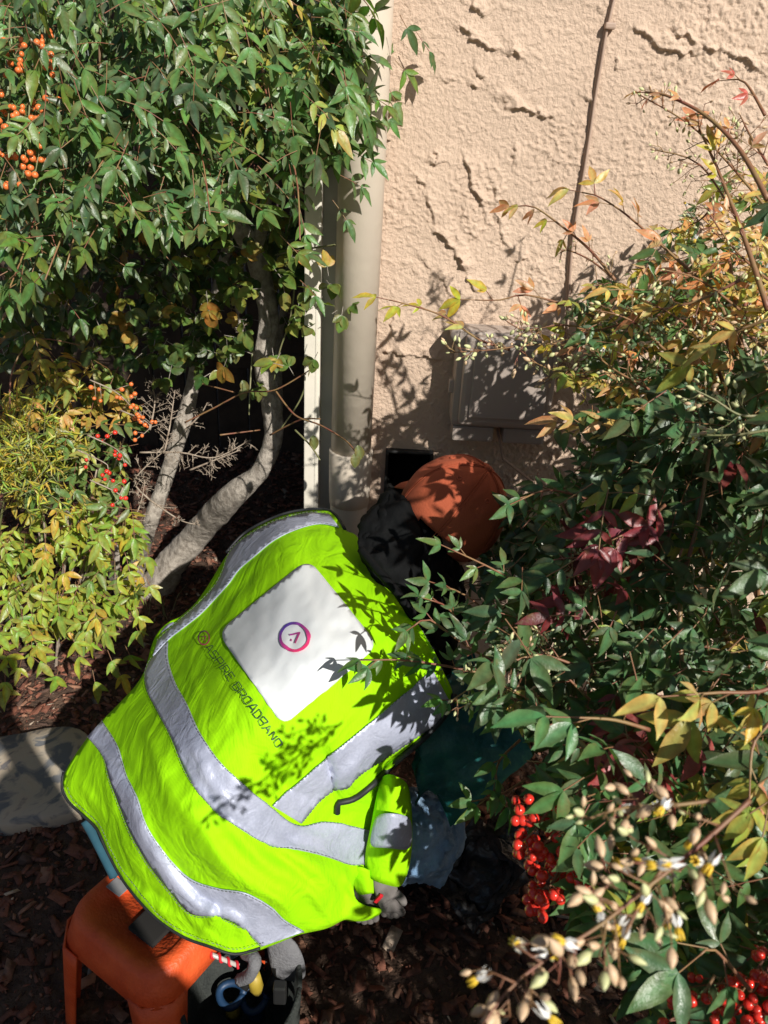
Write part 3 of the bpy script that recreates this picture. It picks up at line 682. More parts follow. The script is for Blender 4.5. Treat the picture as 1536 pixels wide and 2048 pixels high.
spray(nur, [(1536, 400), (1480, 300), (1410, 230), (1330, 190), (1290, 185)], 1.0, 1.1, 7, .026, lambda: pick([(3, OR), (2, (.40, .16, .10))]), (.0042, .0015))
spray(nur, [(1530, 230), (1490, 165), (1455, 160)], 1.1, 1.15, 2, .03, lambda: (.40, .12, .09))
spray(nur, [(1536, 620), (1490, 480), (1440, 350), (1400, 260)], 1.0, 1.08, 8, .036, hot, (.0042, .0015))
spray(nur, [(1300, 600), (1260, 640), (1200, 660), (1130, 680)], 1.12, 1.16, 5, .036, hot)
spray(nur, [(1480, 560), (1400, 600), (1320, 620)], .98, 1.02, 6, .042, hot)
spray(nur, [(1536, 640), (1480, 660), (1420, 700)], .92, .96, 4, .05, lambda: pick([(3, YG), (2, YO)]))
spray(nur, [(1370, 900), (1290, 880), (1210, 860), (1150, 850)], 1.0, 1.05, 6, .046, hot)
for k in range(7):
    nur.stem([nur.base+rv(.07), Vector((.85+random.uniform(-.2, .1), 1.25, .6)), Pd(random.uniform(1250, 1560), random.uniform(500, 700), 1.2)], [.006, .003], 4, 6)
PL.append(nur)

nmr = Plant('nandina_shrub', 'dark green nandina shrub with maroon leaf tips beside the crouching person', 'shrub', (.75, .95, 0), M['redstem'])
def dMR(x, y): return random.uniform(.92, 1.22) - .08*(y > 1250)
def tMR(x, y):
    if (abs(x-1235) < 90 and abs(y-1080) < 55) or (abs(x-1180) < 70 and abs(y-1190) < 50) or (abs(x-1280) < 90 and abs(y-1500) < 60):
        if random.random() < .55: return pick([(3, (.19, .045, .05)), (2, (.12, .03, .035))])
    return pick([(6, BG), (5, G3), (4, (.07, .15, .065)), (.5, MR), (.7, YG), (.4, YO)])
polyMR = [(1160, 830), (1600, 840), (1600, 1520), (1100, 1520), (1010, 1440), (960, 1370), (930, 1260), (1000, 1160), (1060, 1080), (1100, 960), (1180, 900)]
fill(nmr, polyMR, 420, dMR, .042, tMR, lambda x, y, P: Vector((-.5, -.35, .1))+rv(.5))
fill(nmr, [(940, 1180), (1010, 1000), (1090, 980), (1100, 1200)], 40, lambda x, y: random.uniform(1.32, 1.48), .046, lambda x, y: pick([(5, G3), (3, BG)]), lambda x, y, P: Vector((-.3, -.3, 0))+rv(.5))
fill(nmr, [(1050, 1000), (1600, 800), (1600, 1500), (1000, 1500)], 400, lambda x, y: random.uniform(1.2, 1.45), .05, lambda x, y: pick([(5, G3), (3, BG)]), lambda x, y, P: Vector((-.4, -.3, 0))+rv(.5))
k = 0
while k < 420:  # unseen leaves added right of the frame to shade the box and cap
    P = Vector((random.uniform(.40, 1.15), random.uniform(.45, 1.1), random.uniform(.85, 1.38))); q = proj(P)
    if q[0] < 1590: continue
    k += 1; compound(nmr, P, Vector((-.5, -.2, .2))+rv(.6), .05, lambda: pick([(5, BG), (3, G3)]), 1)
fill(nmr, [(1150, 840), (1560, 700), (1560, 1100), (1180, 1050)], 150, lambda x, y: random.uniform(.98, 1.2), .046, lambda x, y: pick([(5, G3), (4, BG)]), lambda x, y, P: Vector((-.4, -.3, 0))+rv(.5))
gg = lambda: pick([(5, (.065, .15, .06)), (3, (.085, .18, .06)), (1, (.12, .2, .06))])
for pts, n_ in [([(1150, 1200), (1050, 1170), (970, 1130), (905, 1100)], 5), ([(1100, 1280), (1000, 1240), (930, 1190), (880, 1170)], 6), ([(1000, 1330), (930, 1290), (860, 1240), (830, 1250)], 5), ([(980, 1350), (880, 1330), (800, 1320), (745, 1320)], 7), ([(1180, 1000), (1100, 980), (1040, 1000)], 4), ([(1080, 1420), (1000, 1400), (930, 1400), (900, 1400)], 5), ([(950, 1300), (900, 1220), (860, 1200)], 3), ([(1050, 1560), (1000, 1590), (960, 1600)], 4), ([(1040, 1480), (1000, 1520), (990, 1560)], 3)]:
    spray(nmr, pts, 1.06, 1.0, n_, .034, gg, (.002, .001))
spray(nmr, [(1330, 1010), (1280, 1050), (1235, 1075)], .98, .95, 3, .05, lambda: (.22, .06, .068), updir=(-.3, -.2, -.3))
spray(nmr, [(1260, 1130), (1200, 1180), (1160, 1190)], 1.0, .98, 3, .046, lambda: (.16, .04, .045), updir=(-.3, -.2, -.2))
for k in range(8):
    nmr.stem([nmr.base+rv(.08), Vector((.65+random.uniform(-.2, .1), .95, .45)), Pd(random.uniform(1050, 1500), random.uniform(900, 1350), 1.1)], [.006, .002], 4, 6)
nmr.stem([Pd(1370, 1440, .95), Pd(1360, 1200, .97), Pd(1395, 1050, .98), Pd(1420, 900, 1.0)], [.004, .002], 4, 6)
PL.append(nmr)

nlr = Plant('nandina_shrub', 'large leaved green nandina shrub in the lower right foreground with white flowers', 'shrub', (.62, .45, 0), M['redstem'])
def dLR(x, y): return random.uniform(.74, .98)
def tLR(x, y):
    if abs(x-1290) < 110 and abs(y-1520) < 60 and random.random() < .5: return (.24, .06, .065)
    return pick([(6, BG), (5, (.075, .17, .07)), (3, G1), (.8, YG), (.4, YO)])
polyLR = [(1120, 1480), (1600, 1400), (1600, 2120), (1330, 2120), (1260, 1990), (1200, 1900), (1130, 1800), (1170, 1740), (1100, 1660), (1080, 1560)]
fill(nlr, polyLR, 250, dLR, .045, tLR, lambda x, y, P: Vector((-.5, -.3, .1))+rv(.45))
fill(nlr, [(1150, 1500), (1600, 1400), (1600, 2100), (1400, 2100), (1150, 1850)], 130, lambda x, y: random.uniform(.98, 1.15), .05, lambda x, y: pick([(5, G3), (3, BG)]), lambda x, y, P: Vector((-.4, -.3, 0))+rv(.5))
spray(nlr, [(1300, 1460), (1230, 1440), (1150, 1435)], .78, .76, 2, .056, lambda: (.085, .19, .08))
spray(nlr, [(1500, 1980), (1430, 1900), (1400, 1910)], .72, .70, 3, .056, lambda: (.075, .17, .07), updir=(-.2, -.3, -.3))
spray(nlr, [(1580, 1330), (1530, 1380), (1440, 1385), (1370, 1390)], .70, .68, 3, .044, lambda: pick([(1, YO), (2, (.46, .40, .06))]), updir=(-.1, 0, -.1))
spray(nlr, [(1570, 1420), (1510, 1480), (1500, 1560)], .70, .68, 3, .040, lambda: pick([(1, OR), (3, YG)]), updir=(-.1, 0, -.3))
spray(nlr, [(1560, 1500), (1536, 1620)], .68, .66, 2, .042, lambda: pick([(1, YO), (3, YG)]), updir=(0, 0, -.4))
nlr_lo = Vector((.44, -.25, .15)); 
for k in range(1700):  # unseen leaves added beside the camera to shade the ground at the bottom
    P = Vector((random.uniform(.42, 1.05), random.uniform(-.40, .55), random.uniform(.10, 1.0)))
    if P.z > .72 and P.x < .50+.25*(P.z-.72): continue
    q = proj(P)
    if q[2] > 0 and -50 < q[0] < 1500 and 0 < q[1] < 2100: continue
    compound(nlr, P, Vector((-.5, .2, .2))+rv(.6), .05, lambda: pick([(5, BG), (3, G3)]), 1)
for k in range(6):
    nlr.stem([nlr.base+rv(.06), Vector((.55, .5, .5)), Pd(random.uniform(1200, 1550), random.uniform(1500, 1950), .9)], [.006, .002], 4, 6)
PL.append(nlr)

# ------------------------------------------------------------------ buds, flowers, berries
def ico(r_=1):
    bm = bmesh.new(); bmesh.ops.create_icosphere(bm, subdivisions=1, radius=r_); bm.verts.index_update()
    v = [x.co.copy() for x in bm.verts]; f = [[x.index for x in y.verts] for y in bm.faces]; bm.free(); return v, f
def sub2(r_=1):
    bm = bmesh.new(); bmesh.ops.create_icosphere(bm, subdivisions=2, radius=r_); bm.verts.index_update()
    v = [x.co.copy() for x in bm.verts]; f = [[x.index for x in y.verts] for y in bm.faces]; bm.free(); return v, f
def mesh_only(o): me = o.data; bpy.data.objects.remove(o); return me
def budmesh(mt, nm):
    prof = [(0.02, 0), (.15, .12), (.25, .36), (.235, .6), (.12, .86), (.01, 1.0)]; return mesh_only(MB().lathe(prof, Matrix(), 6).build(nm, mt, None, True))
BUD = [budmesh(M['bud'], 'bud'), budmesh(M['bud_green'], 'bud')]
v, f = sub2(1); BER = {k: mesh_only(obj('berry', v, f, M[k], None, True)) for k in ('berry_o', 'berry_r')}
def flowermesh():
    V = []; Fc = []; mi = []
    mb = MB()
    for k in range(6):
        a = k*math.pi/3+.2; dx, dy = math.cos(a), math.sin(a); px_, py_ = -dy, dx
        b = len(mb.v)
        mb.v += [(dx*.10, dy*.10, .25), (dx*.24+px_*.13, dy*.24+py_*.13, .0), (dx*.24-px_*.13, dy*.24-py_*.13, .0), (dx*.30, dy*.30, -.50)]
        mb.f += [(b, b+1, b+2), (b+1, b+3, b+2)]; mi += [0, 0]
    for k in range(6):
        a = k*math.pi/3; n0 = len(mb.f)
        mb.tube([(math.cos(a)*.06, math.sin(a)*.06, .1), (math.cos(a)*.15, math.sin(a)*.15, .40), (math.cos(a)*.19, math.sin(a)*.19, .72)], [.04, .07, .04], 5); mi += [1]*(len(mb.f)-n0)
    return mesh_only(obj('flower', mb.v, mb.f, [M['petal'], M['anther']], None, True, matidx=mi))
FLO = flowermesh()
def inst(me, name, P, d, s, parent):
    o = bpy.data.objects.new(name, me); COL.objects.link(o)
    q = Vector((0, 0, 1)).rotation_difference(Vector(d).normalized()).to_matrix().to_4x4() if d is not None else Matrix()
    o.parent = parent
    if parent.type == 'EMPTY': o.matrix_parent_inverse = Matrix.Translation(-Vector(parent.location))
    o.matrix_basis = Matrix.Translation(Vector(P)) @ q @ Matrix.Diagonal((s*random.uniform(.85, 1.1), s*random.uniform(.85, 1.1), s, 1)); return o
def absobj(o):
    return o
def panicle(pl, pix, d0, d1, nb, blen, bs, mat_i=0, flower=0, mat=None, brad=.0008, name='flower_panicle', item='bud', berry=None, sub=4):
    P = smoothpts([Pd(x, y, d0+(d1-d0)*i/(len(pix)-1)) for i, (x, y) in enumerate(pix)], 6)
    mb = MB(); mb.tube(P, np.linspace(brad*2.4, brad, len(P)), 6)
    items = []
    for k in range(nb):
        t = .15+.85*(k+random.random()*.6)/nb; i = min(len(P)-2, int(t*(len(P)-1))); a = P[i]; ax = (P[i+1]-P[i]).normalized()
        pd_ = rv(1); pd_ = (pd_-ax*pd_.dot(ax)).normalized()
        d = (ax*.55+pd_).normalized(); ln = blen*(1.15-t*.75)*random.uniform(.7, 1.2)
        e = a+d*ln; mb.tube([a, a+d*ln*.5+rv(.001), e], [brad, brad*.8, brad*.7], 4)
        for j in range(sub):
            b0 = a+d*ln*(.35+.65*j/max(1, sub-1)); q = (d*.6+rv(.6)).normalized(); ll = blen*.28*random.uniform(.6, 1.1)
            e2 = b0+q*ll; mb.tube([b0, e2], brad*.6, 4, cap=False); items.append((e2, q))
    items.append((P[-1], (P[-1]-P[-2]).normalized()))
    o = mb.build(name, mat or pl.mat, pl.root, True)
    for e, q in items:
        if berry: inst(BER[berry], 'berry', e, None, bs*random.uniform(.8, 1.1), o)
        elif item is None: pass
        elif random.random() < flower: inst(FLO, 'flower', e, (q+Vector((0, 0, -.6))), bs*1.0, o)
        else: inst(BUD[mat_i if random.random() < .75 else 1-mat_i], 'bud', e, q, bs*random.uniform(.55, 1.15), o)
    return o
# foreground panicle, out of focus, lower right
panicle(nlr, [(1500, 1600), (1400, 1690), (1300, 1770), (1200, 1850), (1120, 1900), (1050, 1950), (1000, 2000), (960, 2060)], .47, .42, 26, .034, .0125, 0, .16, brad=.0007, sub=3)
panicle(nlr, [(1430, 1600), (1350, 1610), (1250, 1615), (1170, 1640)], .49, .49, 10, .026, .0105, 0, .3, brad=.0006, sub=3)
panicle(nlr, [(1330, 1730), (1290, 1790), (1250, 1870)], .46, .45, 7, .024, .0105, 0, .35, brad=.0006, sub=3)
panicle(nur, [(1536, 830), (1480, 830), (1430, 800), (1390, 780)], .85, .85, 9, .035, .0105, 1, .12, mat=M['vine'], sub=3)
panicle(nur, [(1536, 860), (1470, 870), (1400, 870)], .85, .87, 6, .035, .0105, 1, .15, mat=M['vine'], sub=3)
panicle(nur, [(1230, 720), (1140, 690), (1060, 690), (980, 700), (900, 705)], 1.13, 1.15, 18, .045, .0115, 1, sub=4)
panicle(nur, [(1200, 660), (1120, 650), (1050, 660), (1010, 640)], 1.12, 1.14, 11, .036, .011, 1, sub=4)
panicle(nur, [(1200, 760), (1140, 750), (1080, 730), (1040, 700)], 1.10, 1.13, 9, .034, .011, 1, sub=4)
panicle(nur, [(1536, 420), (1460, 330), (1380, 250), (1280, 190)], 1.05, 1.1, 18, .05, .0085, 1, sub=4)
panicle(nur, [(1480, 450), (1400, 330), (1310, 300)], 1.05, 1.1, 12, .05, .0082, 1, sub=4)
panicle(nur, [(1536, 330), (1500, 270), (1480, 230)], 1.05, 1.1, 9, .045, .0085, 1, .15, sub=4)
for pts in ([(1480, 620), (1400, 560), (1330, 540)], [(1536, 560), (1470, 500), (1420, 430)], [(1330, 700), (1260, 640), (1190, 620)], [(1420, 700), (1360, 640), (1290, 600)], [(1560, 720), (1480, 660), (1420, 620)], [(1300, 780), (1230, 740), (1180, 700)]):
    panicle(nur, pts, 1.05, 1.0, 10, .040, .0095, 1, .05, sub=3)
panicle(nur, [(1230, 560), (1180, 520), (1130, 500), (1120, 520)], 1.15, 1.2, 7, .03, .006, 1, sub=3)
panicle(nur, [(1420, 420), (1400, 440), (1380, 450)], 1.1, 1.15, 7, .035, .007, 1, .2, sub=3)
panicle(nmr, [(1150, 1330), (1080, 1310), (1010, 1330), (950, 1370), (905, 1400)], .95, .92, 16, .042, .0085, 1, sub=5)
panicle(nmr, [(1180, 1400), (1130, 1350), (1060, 1280), (1000, 1290)], .98, .96, 14, .042, .008, 1, sub=5)
panicle(nmr, [(1260, 1170), (1200, 1150), (1160, 1110)], 1.05, 1.04, 10, .035, .008, 1, sub=4)
# berries
for (x0, y0, x1_, y1_, n_) in [(1120, 1650, 1060, 1720, 6), (1140, 1700, 1090, 1790, 7), (1110, 1760, 1060, 1820, 6), (1070, 1660, 1035, 1690, 4)]:
    panicle(nlr, [(x0+40, y0-60), (x0, y0), (x1_, y1_)], .90, .88, n_+3, .032, .0066, berry='berry_r', name='berry_cluster', sub=3)
for (x0, y0, x1_, y1_) in [(1520, 1930, 1480, 1990), (1500, 1990, 1460, 2040), (1536, 2000, 1500, 2040), (1390, 2010, 1330, 2045)]:
    panicle(nlr, [(x0+40, y0-60), (x0, y0), (x1_, y1_)], .74, .73, 7, .028, .0052, berry='berry_r', name='berry_cluster', sub=3)
for (x0, y0, x1_, y1_, n_) in [(20, 180, 15, 260, 7), (60, 200, 50, 320, 10), (90, 230, 70, 350, 8), (20, 280, 40, 370, 7), (80, 120, 105, 150, 2), (20, 90, 40, 130, 3), (90, 80, 100, 130, 2)]:
    panicle(nul, [(x0, y0-60), (x0, y0), (x1_, y1_)], 1.22, 1.19, n_, .034, .0050, berry='berry_o', name='berry_cluster', sub=3, mat=M['vine'])
for (x0, y0, x1_, y1_, n_) in [(240, 790, 290, 850, 8), (300, 850, 270, 880, 4), (235, 900, 250, 930, 4), (215, 930, 205, 950, 2), (240, 990, 225, 1010, 3)]:
    panicle(nll, [(x0-60, y0-30), (x0, y0), (x1_, y1_)], 1.7, 1.7, n_, .034, .0052, berry='berry_r' if y0 > 880 else 'berry_o', name='berry_cluster', sub=2, mat=M['greystem'])
# dry berry stalks
dry = Plant('dry_flower_stalks', 'dry brown branching flower stalks hanging between the two grey trunks', 'twigs', Pz(250, 1100, 0), M['greystem'])
for pts, n_, b_ in [([(280, 905), (360, 905), (430, 915), (500, 880)], 16, .05), ([(380, 940), (430, 920), (480, 900)], 9, .045), ([(300, 860), (310, 800), (300, 760)], 13, .045), ([(330, 900), (340, 850), (350, 780)], 12, .045), ([(300, 1000), (360, 1040), (400, 1050)], 6, .04), ([(300, 1000), (270, 960), (330, 900)], 10, .045), ([(495, 690), (478, 640), (470, 600)], 6, .03), ([(250, 1080), (280, 1010), (290, 960)], 9, .045), ([(370, 860), (400, 830), (415, 805)], 5, .03)]:
    panicle(dry, pts, 1.92, 1.9, int(n_*1.6), b_, .003, item=None, name='stalk', sub=6, brad=.0011)
PL.append(dry)
# thin vines across the gap
vine = Plant('climbing_vine', 'thin leafless vine stems crossing the trunk and drain pipe', 'vine', Pz(560, 1100, 0), M['vine'], 'oval')
for pts, d0, d1 in [([(370, 845), (430, 815), (490, 785), (550, 780), (620, 740)], 1.85, 1.7), ([(550, 780), (590, 830), (640, 850), (690, 880), (712, 905)], 1.75, 1.55), ([(620, 740), (600, 800), (560, 860)], 1.72, 1.8), ([(540, 870), (600, 840), (640, 838)], 1.8, 1.62), ([(395, 765), (470, 785)], 1.9, 1.85), ([(590, 860), (620, 890), (640, 920)], 1.65, 1.6), ([(590, 570), (580, 640), (560, 700), (548, 760)], 1.7, 1.8), ([(670, 490), (600, 500), (550, 510)], 1.55, 1.7), ([(20, 830), (25, 740), (70, 680), (160, 690)], 1.7, 1.75), ([(440, 870), (520, 860)], 1.9, 1.95), ([(505, 700), (500, 780), (498, 830)], 1.8, 1.8)]:
    vine.stem([Pd(x, y, d0+(d1-d0)*i/(len(pts)-1)) for i, (x, y) in enumerate(pts)], [.0022, .0015], 6, 6, random.choice([M['vine'], M['redstem']]))
for (x, y, d, a) in [(625, 870, 1.62, (.2, -.3, -.8)), (715, 890, 1.55, (.2, -.3, -.8)), (712, 905, 1.55, (0, -.4, -1)), (485, 760, 1.8, (.3, -.3, -.8)), (490, 775, 1.8, (-.2, -.3, -.8)), (470, 700, 1.82, (.1, -.4, -1))]:
    vine.leaf(Pd(x, y, d), a, (.2, -1, .3), .032, (.12, .15, .05), 'oval')
PL.append(vine)

# ------------------------------------------------------------------ choose the leaves that show largest, build the foliage
cell = {}
for pi, pl in enumerate(PL):
    if not pl.leaves: continue
    P = np.array([l[0] for l in pl.leaves]); D = np.array([l[1] for l in pl.leaves]); S = np.array([l[4] for l in pl.leaves]); Yv = np.array([l[2] for l in pl.leaves])
    for t in (.15, .35, .55, .75, .95):
        for s_ in (-.08, .08):
            q = proj(P+D*(S*t)[:, None]+Yv*(S*s_)[:, None])
            for li in range(len(P)):
                x, y, z = q[li]
                if z < .1 or x < 0 or y < 0 or x > 1536 or y > 2048: continue
                k = (int(x/7), int(y/7))
                if k not in cell or cell[k][0] > z: cell[k] = (z, pi, li)
cnt = {}
for z, pi, li in cell.values(): cnt[(pi, li)] = cnt.get((pi, li), 0)+1
for pi, pl in enumerate(PL):
    nL = len(pl.leaves)
    if nL:
        order = sorted(range(nL), key=lambda i: -cnt.get((pi, i), 0))
        top = [i for i in order[:298] if cnt.get((pi, i), 0) > 0]; tops = set(top)
        root = pl.root; inv = Matrix.Translation(-Vector(root.location))
        for i in top:
            Pp, d, y, z, s, tint, kd, sh = pl.leaves[i]
            o = bpy.data.objects.new('leaf', shape_mesh(kd, sh)); COL.objects.link(o); o.parent = root
            o.matrix_parent_inverse = inv
            o.matrix_basis = Matrix(((d[0]*s, y[0]*s, z[0]*s, Pp[0]), (d[1]*s, y[1]*s, z[1]*s, Pp[1]), (d[2]*s, y[2]*s, z[2]*s, Pp[2]), (0, 0, 0, 1)))
            o.color = (*tint, 1)
        VV = []; FF = []; CC = []; off = 0
        for i in range(nL):
            if i in tops: continue
            Pp, d, y, z, s, tint, kd, sh = pl.leaves[i]; V, Fc, C = SH[kd][sh]
            Mx = np.array([d, y, z]); VV.append(V@Mx*s+np.array(Pp)); FF.append(Fc+off); CC.append(C*np.array(tint)); off += len(V)
        if VV:
            o = fastmesh('foliage', np.concatenate(VV), np.concatenate(FF), M['leaf'], root, True, np.concatenate(CC)); o['kind'] = 'stuff'
    if pl.tw.v:
        o = pl.tw.build('twigs', pl.mat, pl.root, True); o['kind'] = 'stuff'

# ------------------------------------------------------------------ vest surface
CT = [(648, 1020, .655), (690, 1062, .69), (724, 1100, .70), (770, 1165, .705), (815, 1225, .70), (860, 1300, .68), (905, 1385, .625), (870, 1442, .60), (800, 1508, .565), (750, 1560, .53), (672, 1620, .49),
      (560, 1080, .695), (590, 1025, .64), (540, 1040, .62), (490, 1070, .585), (450, 1120, .555), (410, 1180, .53), (350, 1245, .505), (305, 1310, .49), (275, 1370, .485), (235, 1410, .475), (200, 1445, .46), (150, 1510, .43), (127, 1575, .40),
      (165, 1625, .385), (195, 1655, .38), (245, 1755, .35), (280, 1800, .345), (320, 1840, .345), (370, 1872, .345), (420, 1890, .345), (470, 1905, .34), (520, 1893, .345), (600, 1862, .35), (660, 1848, .345), (735, 1832, .30), (770, 1820, .29), (722, 1740, .36), (745, 1660, .41), (778, 1552, .46),
      (620, 1180, .735), (520, 1250, .70), (460, 1180, .61), (700, 1290, .735), (600, 1350, .72), (800, 1380, .67), (720, 1440, .66), (430, 1350, .665), (520, 1450, .685), (340, 1450, .60), (420, 1550, .625), (620, 1540, .605), (260, 1550, .53), (200, 1560, .475), (330, 1640, .545), (270, 1680, .46), (480, 1660, .56), (580, 1680, .51), (380, 1740, .475), (350, 1800, .40), (470, 1780, .465), (560, 1780, .455), (650, 1760, .43), (450, 1850, .39), (570, 1830, .40)]
CT = np.array(CT); cxy = CT[:, :2]/500.; zc = CT[:, 2]
def phi(r_): return np.where(r_ > 0, r_**2*np.log(np.maximum(r_, 1e-9)), 0)
nC = len(CT); Dm = np.linalg.norm(cxy[:, None]-cxy[None], axis=-1); A_ = phi(Dm)+np.eye(nC)*2e-3
Pm = np.concatenate([np.ones((nC, 1)), cxy], 1); KK = np.block([[A_, Pm], [Pm.T, np.zeros((3, 3))]]); sol = np.linalg.solve(KK, np.concatenate([zc, np.zeros(3)]))
FOLD = [([(255, 1560), (290, 1680), (370, 1790), (450, 1850)], 20, .012), ([(215, 1590), (245, 1690), (310, 1790)], 13, .008), ([(380, 1600), (440, 1720), (540, 1790), (600, 1830)], 26, .016), ([(450, 1640), (520, 1720), (600, 1770), (650, 1800)], 18, .010), ([(560, 1700), (640, 1740), (690, 1790)], 22, .012),
        ([(300, 1440), (330, 1560), (380, 1660)], 22, .008), ([(650, 1500), (663, 1550), (668, 1600)], 9, -.012), ([(600, 1110), (640, 1150), (700, 1260)], 22, .003), ([(440, 1200), (480, 1150), (560, 1090)], 16, .006), ([(420, 1260), (470, 1190), (530, 1130)], 12, -.005), ([(330, 1700), (400, 1790), (470, 1820)], 10, -.006), ([(680, 1840), (690, 1790), (650, 1740)], 9, -.01),
        ([(725, 1820), (700, 1770), (690, 1740)], 7, .008), ([(190, 1480), (250, 1530), (270, 1600)], 14, -.006), ([(330, 1350), (420, 1500), (520, 1620)], 30, .003), ([(500, 1500), (580, 1580), (640, 1600)], 16, -.006), ([(240, 1750), (300, 1810), (390, 1850)], 10, .006), ([(540, 1130), (470, 1210), (430, 1290)], 18, .006), ([(400, 1870), (430, 1840), (420, 1810)], 9, .007), ([(490, 1880), (480, 1840), (440, 1810)], 9, .007), ([(590, 1850), (560, 1800), (520, 1780)], 10, .006), ([(150, 1560), (200, 1620), (225, 1690)], 8, .005), ([(235, 1720), (285, 1770), (340, 1810)], 7, -.005), ([(260, 1420), (300, 1480), (320, 1560)], 9, .004), ([(400, 1250), (380, 1330), (400, 1400)], 10, .004), ([(430, 1190), (400, 1260), (350, 1300)], 7, -.004), ([(560, 1060), (600, 1075), (650, 1070)], 7, .003), ([(640, 1790), (600, 1740), (540, 1700)], 9, -.006), ([(700, 1640), (640, 1680), (560, 1650)], 9, .004), ([(380, 1480), (450, 1600), (540, 1680)], 9, .003), ([(740, 1480), (700, 1540), (640, 1570)], 10, .004), ([(670, 1845), (640, 1810), (620, 1770)], 8, .007), ([(445, 1895), (400, 1850), (350, 1800)], 8, .004)]
def seg_dist(P, pts):
    best = np.full(len(P), 1e9); tt = np.zeros(len(P)); n_ = len(pts)-1
    for i in range(n_):
        a = np.array(pts[i], float); b = np.array(pts[i+1], float); ab = b-a
        t = np.clip(((P-a)@ab)/(ab@ab), 0, 1); d = np.linalg.norm(P-(a+t[:, None]*ab), axis=1); m_ = d < best; best = np.where(m_, d, best); tt = np.where(m_, (i+t)/n_, tt)
    return best, tt
def vz(P):
    P = np.asarray(P, float); q = P/500.
    d = np.linalg.norm(q[:, None]-cxy[None], axis=-1); z = phi(d)@sol[:nC]+sol[nC]+q@sol[nC+1:]
    for pts, w_, h in FOLD:
        ds, t = seg_dist(P, catmull(pts, 30)); z = z + h*1.35*np.exp(-(ds/w_)**2)*np.sin(np.pi*np.clip(t, 0.02, .98))**.5
    z = z + (fbm(P[:, 0]/45, P[:, 1]/70, 61)-.5)*.008 + (fbm(P[:, 0]/16+P[:, 1]/40, P[:, 1]/30, 62)-.5)*.003
    return z
def S(P, off=0.0):
    P = np.asarray(P, float)
    def pos(Q):
        z = vz(Q); r_ = FWn+RTn*((Q[:, :1]-768)/F)-UPn*((Q[:, 1:]-1024)/F); return CAMn+r_*((z-1.4)/r_[:, 2])[:, None]
    p = pos(P)
    if off:
        e = 3.; a = pos(P+[e, 0])-pos(P-[e, 0]); b = pos(P+[0, e])-pos(P-[0, e]); n_ = np.cross(b, a); n_ /= np.linalg.norm(n_, axis=1)[:, None]
        s_ = np.sign((n_*(CAMn-p)).sum(1)); p = p+n_*(s_*off)[:, None]
    return p
def cdt(poly, step):
    xs_ = [p[0] for p in poly]; ys_ = [p[1] for p in poly]; pts = [Vector((p[0], p[1])) for p in poly]; nb = len(pts)
    pa = np.array([(p[0], p[1]) for p in poly])
    ins = []
    y = min(ys_)+step/2; row = 0
    while y < max(ys_):
        x = min(xs_)+(step/2 if row % 2 else 0)
        while x < max(xs_):
            if inpoly(x, y, poly): ins.append((x, y))
            x += step
        y += step*.87; row += 1
    if ins:
        ia = np.array(ins); dm = np.array([np.min(np.hypot(pa[:, 0]-a, pa[:, 1]-b)) for a, b in ins]); pts += [Vector(p) for p in ia[dm > step*.45]]
    v_, e_, f_, *_ = geometry.delaunay_2d_cdt(pts, [], [list(range(nb))], 1, 1e-4)
    return np.array([tuple(v) for v in v_]), [list(x) for x in f_], nb
def patch(name, poly, step, off, m, parent, thick=0, skirt=0, cols=None):
    V2, Fc, nb = cdt(poly, step); V = S(V2, off); Fc = [list(x) for x in Fc]
    # orient towards camera
    V = [Vector(v) for v in V]; out = []
    for q in Fc:
        n_ = (V[q[1]]-V[q[0]]).cross(V[q[2]]-V[q[0]]); out.append(q if n_.dot(CAM-V[q[0]]) > 0 else q[::-1])
    if skirt:
        b0 = len(V); cen = sum((V[i] for i in range(nb)), Vector())/nb
        for k, (dz_, inn) in enumerate(((skirt*.5, .04), (skirt, .12))):
            for i in range(nb):
                p = V[i]; q = p+(cen-p)*inn; q.z = p.z-dz_; V.append(q)
        for k in range(2):
            a0 = 0 if k == 0 else b0; b_ = b0 if k == 0 else b0+nb
            for i in range(nb):
                j = (i+1) % nb; q = [a0+i, a0+j, b_+j, b_+i]; out.append(q)
    o = obj(name, V, out, m, parent, True, cols=None if cols is None else [cols(*p) for p in V2])
    if thick:
        md = o.modifiers.new('thickness', 'SOLIDIFY'); md.thickness = thick; md.offset = -1
    return o

person = empty('person', Pz(330, 1900, 0)); tag(person, 'person crouched on the orange stool in a lime safety vest, jeans and rust coloured cap', 'person')
OUT = [(648, 1020), (672, 1032), (690, 1060), (712, 1070), (728, 1102), (748, 1132), (772, 1165), (795, 1195), (818, 1228), (850, 1275), (880, 1330), (905, 1385), (895, 1415), (850, 1465), (800, 1508), (775, 1535), (778, 1560), (762, 1605), (748, 1660), (742, 1725), (722, 1742), (708, 1765), (712, 1798), (735, 1812), (768, 1820), (735, 1832), (700, 1829), (660, 1848), (600, 1862), (560, 1878), (520, 1893), (470, 1905), (420, 1890), (370, 1872), (320, 1840), (280, 1800), (245, 1755), (215, 1700), (195, 1655), (165, 1625), (140, 1602), (127, 1575), (130, 1545), (150, 1510), (175, 1475), (200, 1445), (235, 1410), (272, 1370), (292, 1335), (312, 1280), (345, 1246), (385, 1212), (410, 1180), (430, 1148), (455, 1108), (490, 1070), (540, 1041), (590, 1025)]
outl = [tuple(p) for p in catmull(OUT, 7, True)]
vest = patch('safety_vest', outl, 7.5, 0, M['lime'], person, .003, .05)
def band(name, A_, B_, off=.0028, m='tape', step=8):
    a = [tuple(p) for p in catmull(A_, 7)]; b = [tuple(p) for p in catmull(B_, 7)]
    return patch(name, a+b[::-1], step, off, M[m], vest, .001), a, b
